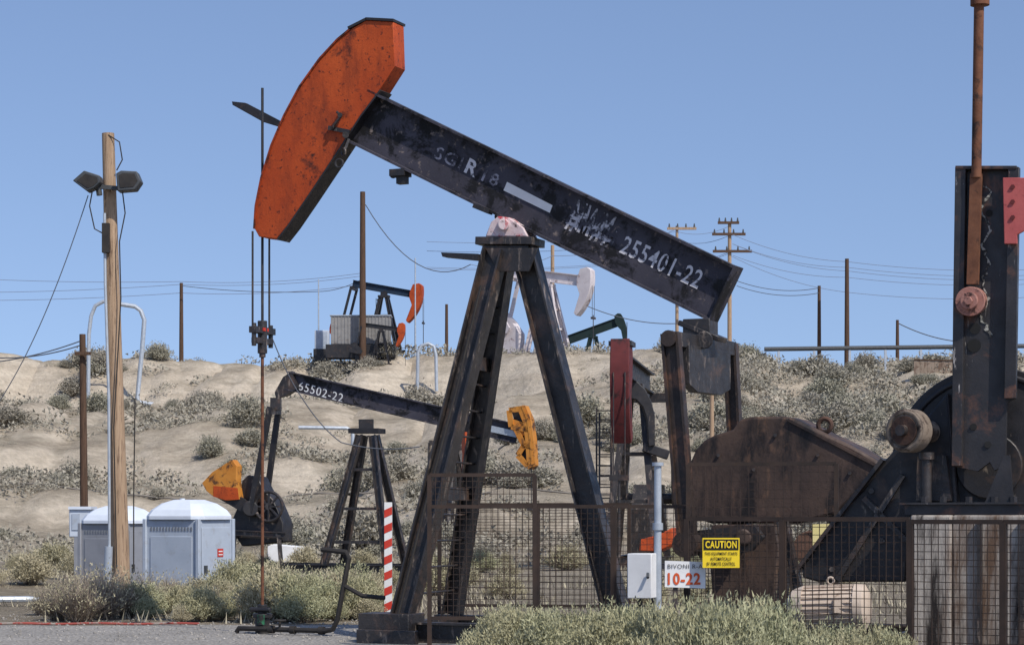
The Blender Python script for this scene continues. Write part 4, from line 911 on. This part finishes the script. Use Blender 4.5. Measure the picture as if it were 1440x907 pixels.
while cnt < 285 and tries < 60000:
    tries += 1
    d = 64+rnd.random()**.75*134; px_ = rnd.uniform(-30, 1400); x = P(px_, 0, d).x
    dens = -.05+noise.noise(Vector((x*.09, d*.08, 11)))*2.0 + (.75 if px_ > 980 else 0)
    if rnd.random() > dens: continue
    slope = abs(terr(x, d+1)-terr(x, d-1))/2
    if slope > .32 and px_ < 980 and rnd.random() < .6: continue
    s_ = (1.1+rnd.random()**1.6*2.2)*(1.0 if d > 100 else .7); cnt += 1
    plant(rnd.choice(hillm), 'desert_shrub', (x, d, terr(x, d)-.12), s_, s_*rnd.uniform(.65, .95), 'rounded grey-tan desert shrub on sandy slope', 'shrub', 'hillside shrubs', rnd)
mb = MB(); rnd = random.Random(77); k = 0
while k < 2200:
    d = 60+rnd.random()**.75*142; x = P(rnd.uniform(-40, 1480), 0, d).x
    if noise.noise(Vector((x*.10, d*.08, 21)))*1.0+noise.noise(Vector((x*.3, d*.25, 5)))*.5 + (.4 if x > .085*d else 0) < rnd.uniform(-.1, .5): continue
    if abs(terr(x, d+1)-terr(x, d-1))/2 > .3 and x < .085*d and rnd.random() < .8: continue
    k += 1; z = terr(x, d); s_ = (.25+rnd.random()**2*.9)*(.4+d/160)
    for j in range(70):
        an = rnd.uniform(0, 6.28); e_ = math.asin(rnd.random()); rr = s_*rnd.uniform(.5, 1.05)
        p = Vector((x+rr*math.cos(e_)*math.cos(an)*1.2, d+rr*math.cos(e_)*math.sin(an), z+rr*.75*math.sin(e_)-.02))
        dr = Vector((rnd.gauss(0, 1), rnd.gauss(0, 1), abs(rnd.gauss(.3, 1)))).normalized()*s_*.22
        sd = dr.cross(Vector((rnd.gauss(0, 1), rnd.gauss(0, 1), rnd.gauss(0, 1)))).normalized()*s_*.08
        mb.add([p-sd, p+sd, p+dr], [(0, 1, 2)])
o = bpy.data.objects.new('low_scrub', mb.mesh('low_scrub', M['hillscrub'], smooth=False, recalc=False)); col.objects.link(o); tag(o, 'grey low scrub spread over the slopes', 'scrub', kind='stuff')
mb = MB()
for k in range(2200):
    d = 29+rnd.random()*55; x = P(rnd.uniform(-40, 1480), 0, d).x
    if noise.noise(Vector((x*.25, d*.15, 21))) < rnd.uniform(-.35, .3): continue
    z = terr(x, d); s_ = rnd.uniform(.1, .26)
    for j in range(14):
        an = rnd.uniform(0, 6.28); p = Vector((x+rnd.gauss(0, s_*.8), d+rnd.gauss(0, s_*.8), z-.03)); tp_ = p+Vector((math.cos(an)*s_*.5, math.sin(an)*s_*.5, s_*rnd.uniform(.5, 1.1)))
        sd = Vector((math.sin(an), -math.cos(an), 0))*s_*.07; mb.add([p-sd, p+sd, tp_], [(0, 1, 2)])
o = bpy.data.objects.new('dry_grass', mb.mesh('dry_grass', M['grass'], smooth=False, recalc=False)); col.objects.link(o); tag(o, 'dry grass tufts on the sandy flat', 'grass', kind='stuff')
# ------------------------------------------------------------------ light, sky, camera
el = 48; Sd = Vector((.62, -.78, 0)).normalized()*math.cos(R(el))+UP*math.sin(R(el))
w = bpy.data.worlds.new('World'); scene.world = w; w.use_nodes = True; nt = w.node_tree; nt.nodes.clear()
out = nt.nodes.new('ShaderNodeOutputWorld'); bg = nt.nodes.new('ShaderNodeBackground'); sky = nt.nodes.new('ShaderNodeTexSky')
sky.sky_type = 'NISHITA'; sky.sun_disc = False; sky.sun_elevation = R(el); sky.sun_rotation = math.atan2(Sd.x, Sd.y)
sky.air_density = 1.15; sky.dust_density = .5; sky.ozone_density = 3.6; sky.altitude = 100
tc = nt.nodes.new('ShaderNodeTexCoord'); ad = nt.nodes.new('ShaderNodeVectorMath'); ad.operation = 'ADD'; ad.inputs[1].default_value = (0, 0, .16)
nm = nt.nodes.new('ShaderNodeVectorMath'); nm.operation = 'NORMALIZE'
nt.links.new(tc.outputs['Generated'], ad.inputs[0]); nt.links.new(ad.outputs[0], nm.inputs[0]); nt.links.new(nm.outputs[0], sky.inputs[0])
tint = mix(nt, 1.0, sky.outputs[0], (1.06, .975, 1.0), 'MULTIPLY')
nt.links.new(tint, bg.inputs[0]); bg.inputs[1].default_value = .15; nt.links.new(bg.outputs[0], out.inputs[0])
sl = bpy.data.lights.new('sun', 'SUN'); sl.energy = 4.2; sl.angle = R(.53); sl.color = (1, .94, .85)
so = bpy.data.objects.new('sun', sl); so.rotation_euler = (-Sd).to_track_quat('-Z', 'Y').to_euler(); col.objects.link(so)
cam = bpy.data.cameras.new('camera'); cam.lens = 75; cam.sensor_width = 36; cam.shift_y = (HR-453.5)/1440; cam.clip_end = 8000; cam.clip_start = .5
co = bpy.data.objects.new('camera', cam); co.location = (0, 0, EYE); co.rotation_euler = (R(90), 0, 0); col.objects.link(co); scene.camera = co
scene.view_settings.view_transform = 'Standard'; scene.view_settings.look = 'None'; scene.view_settings.exposure = 0
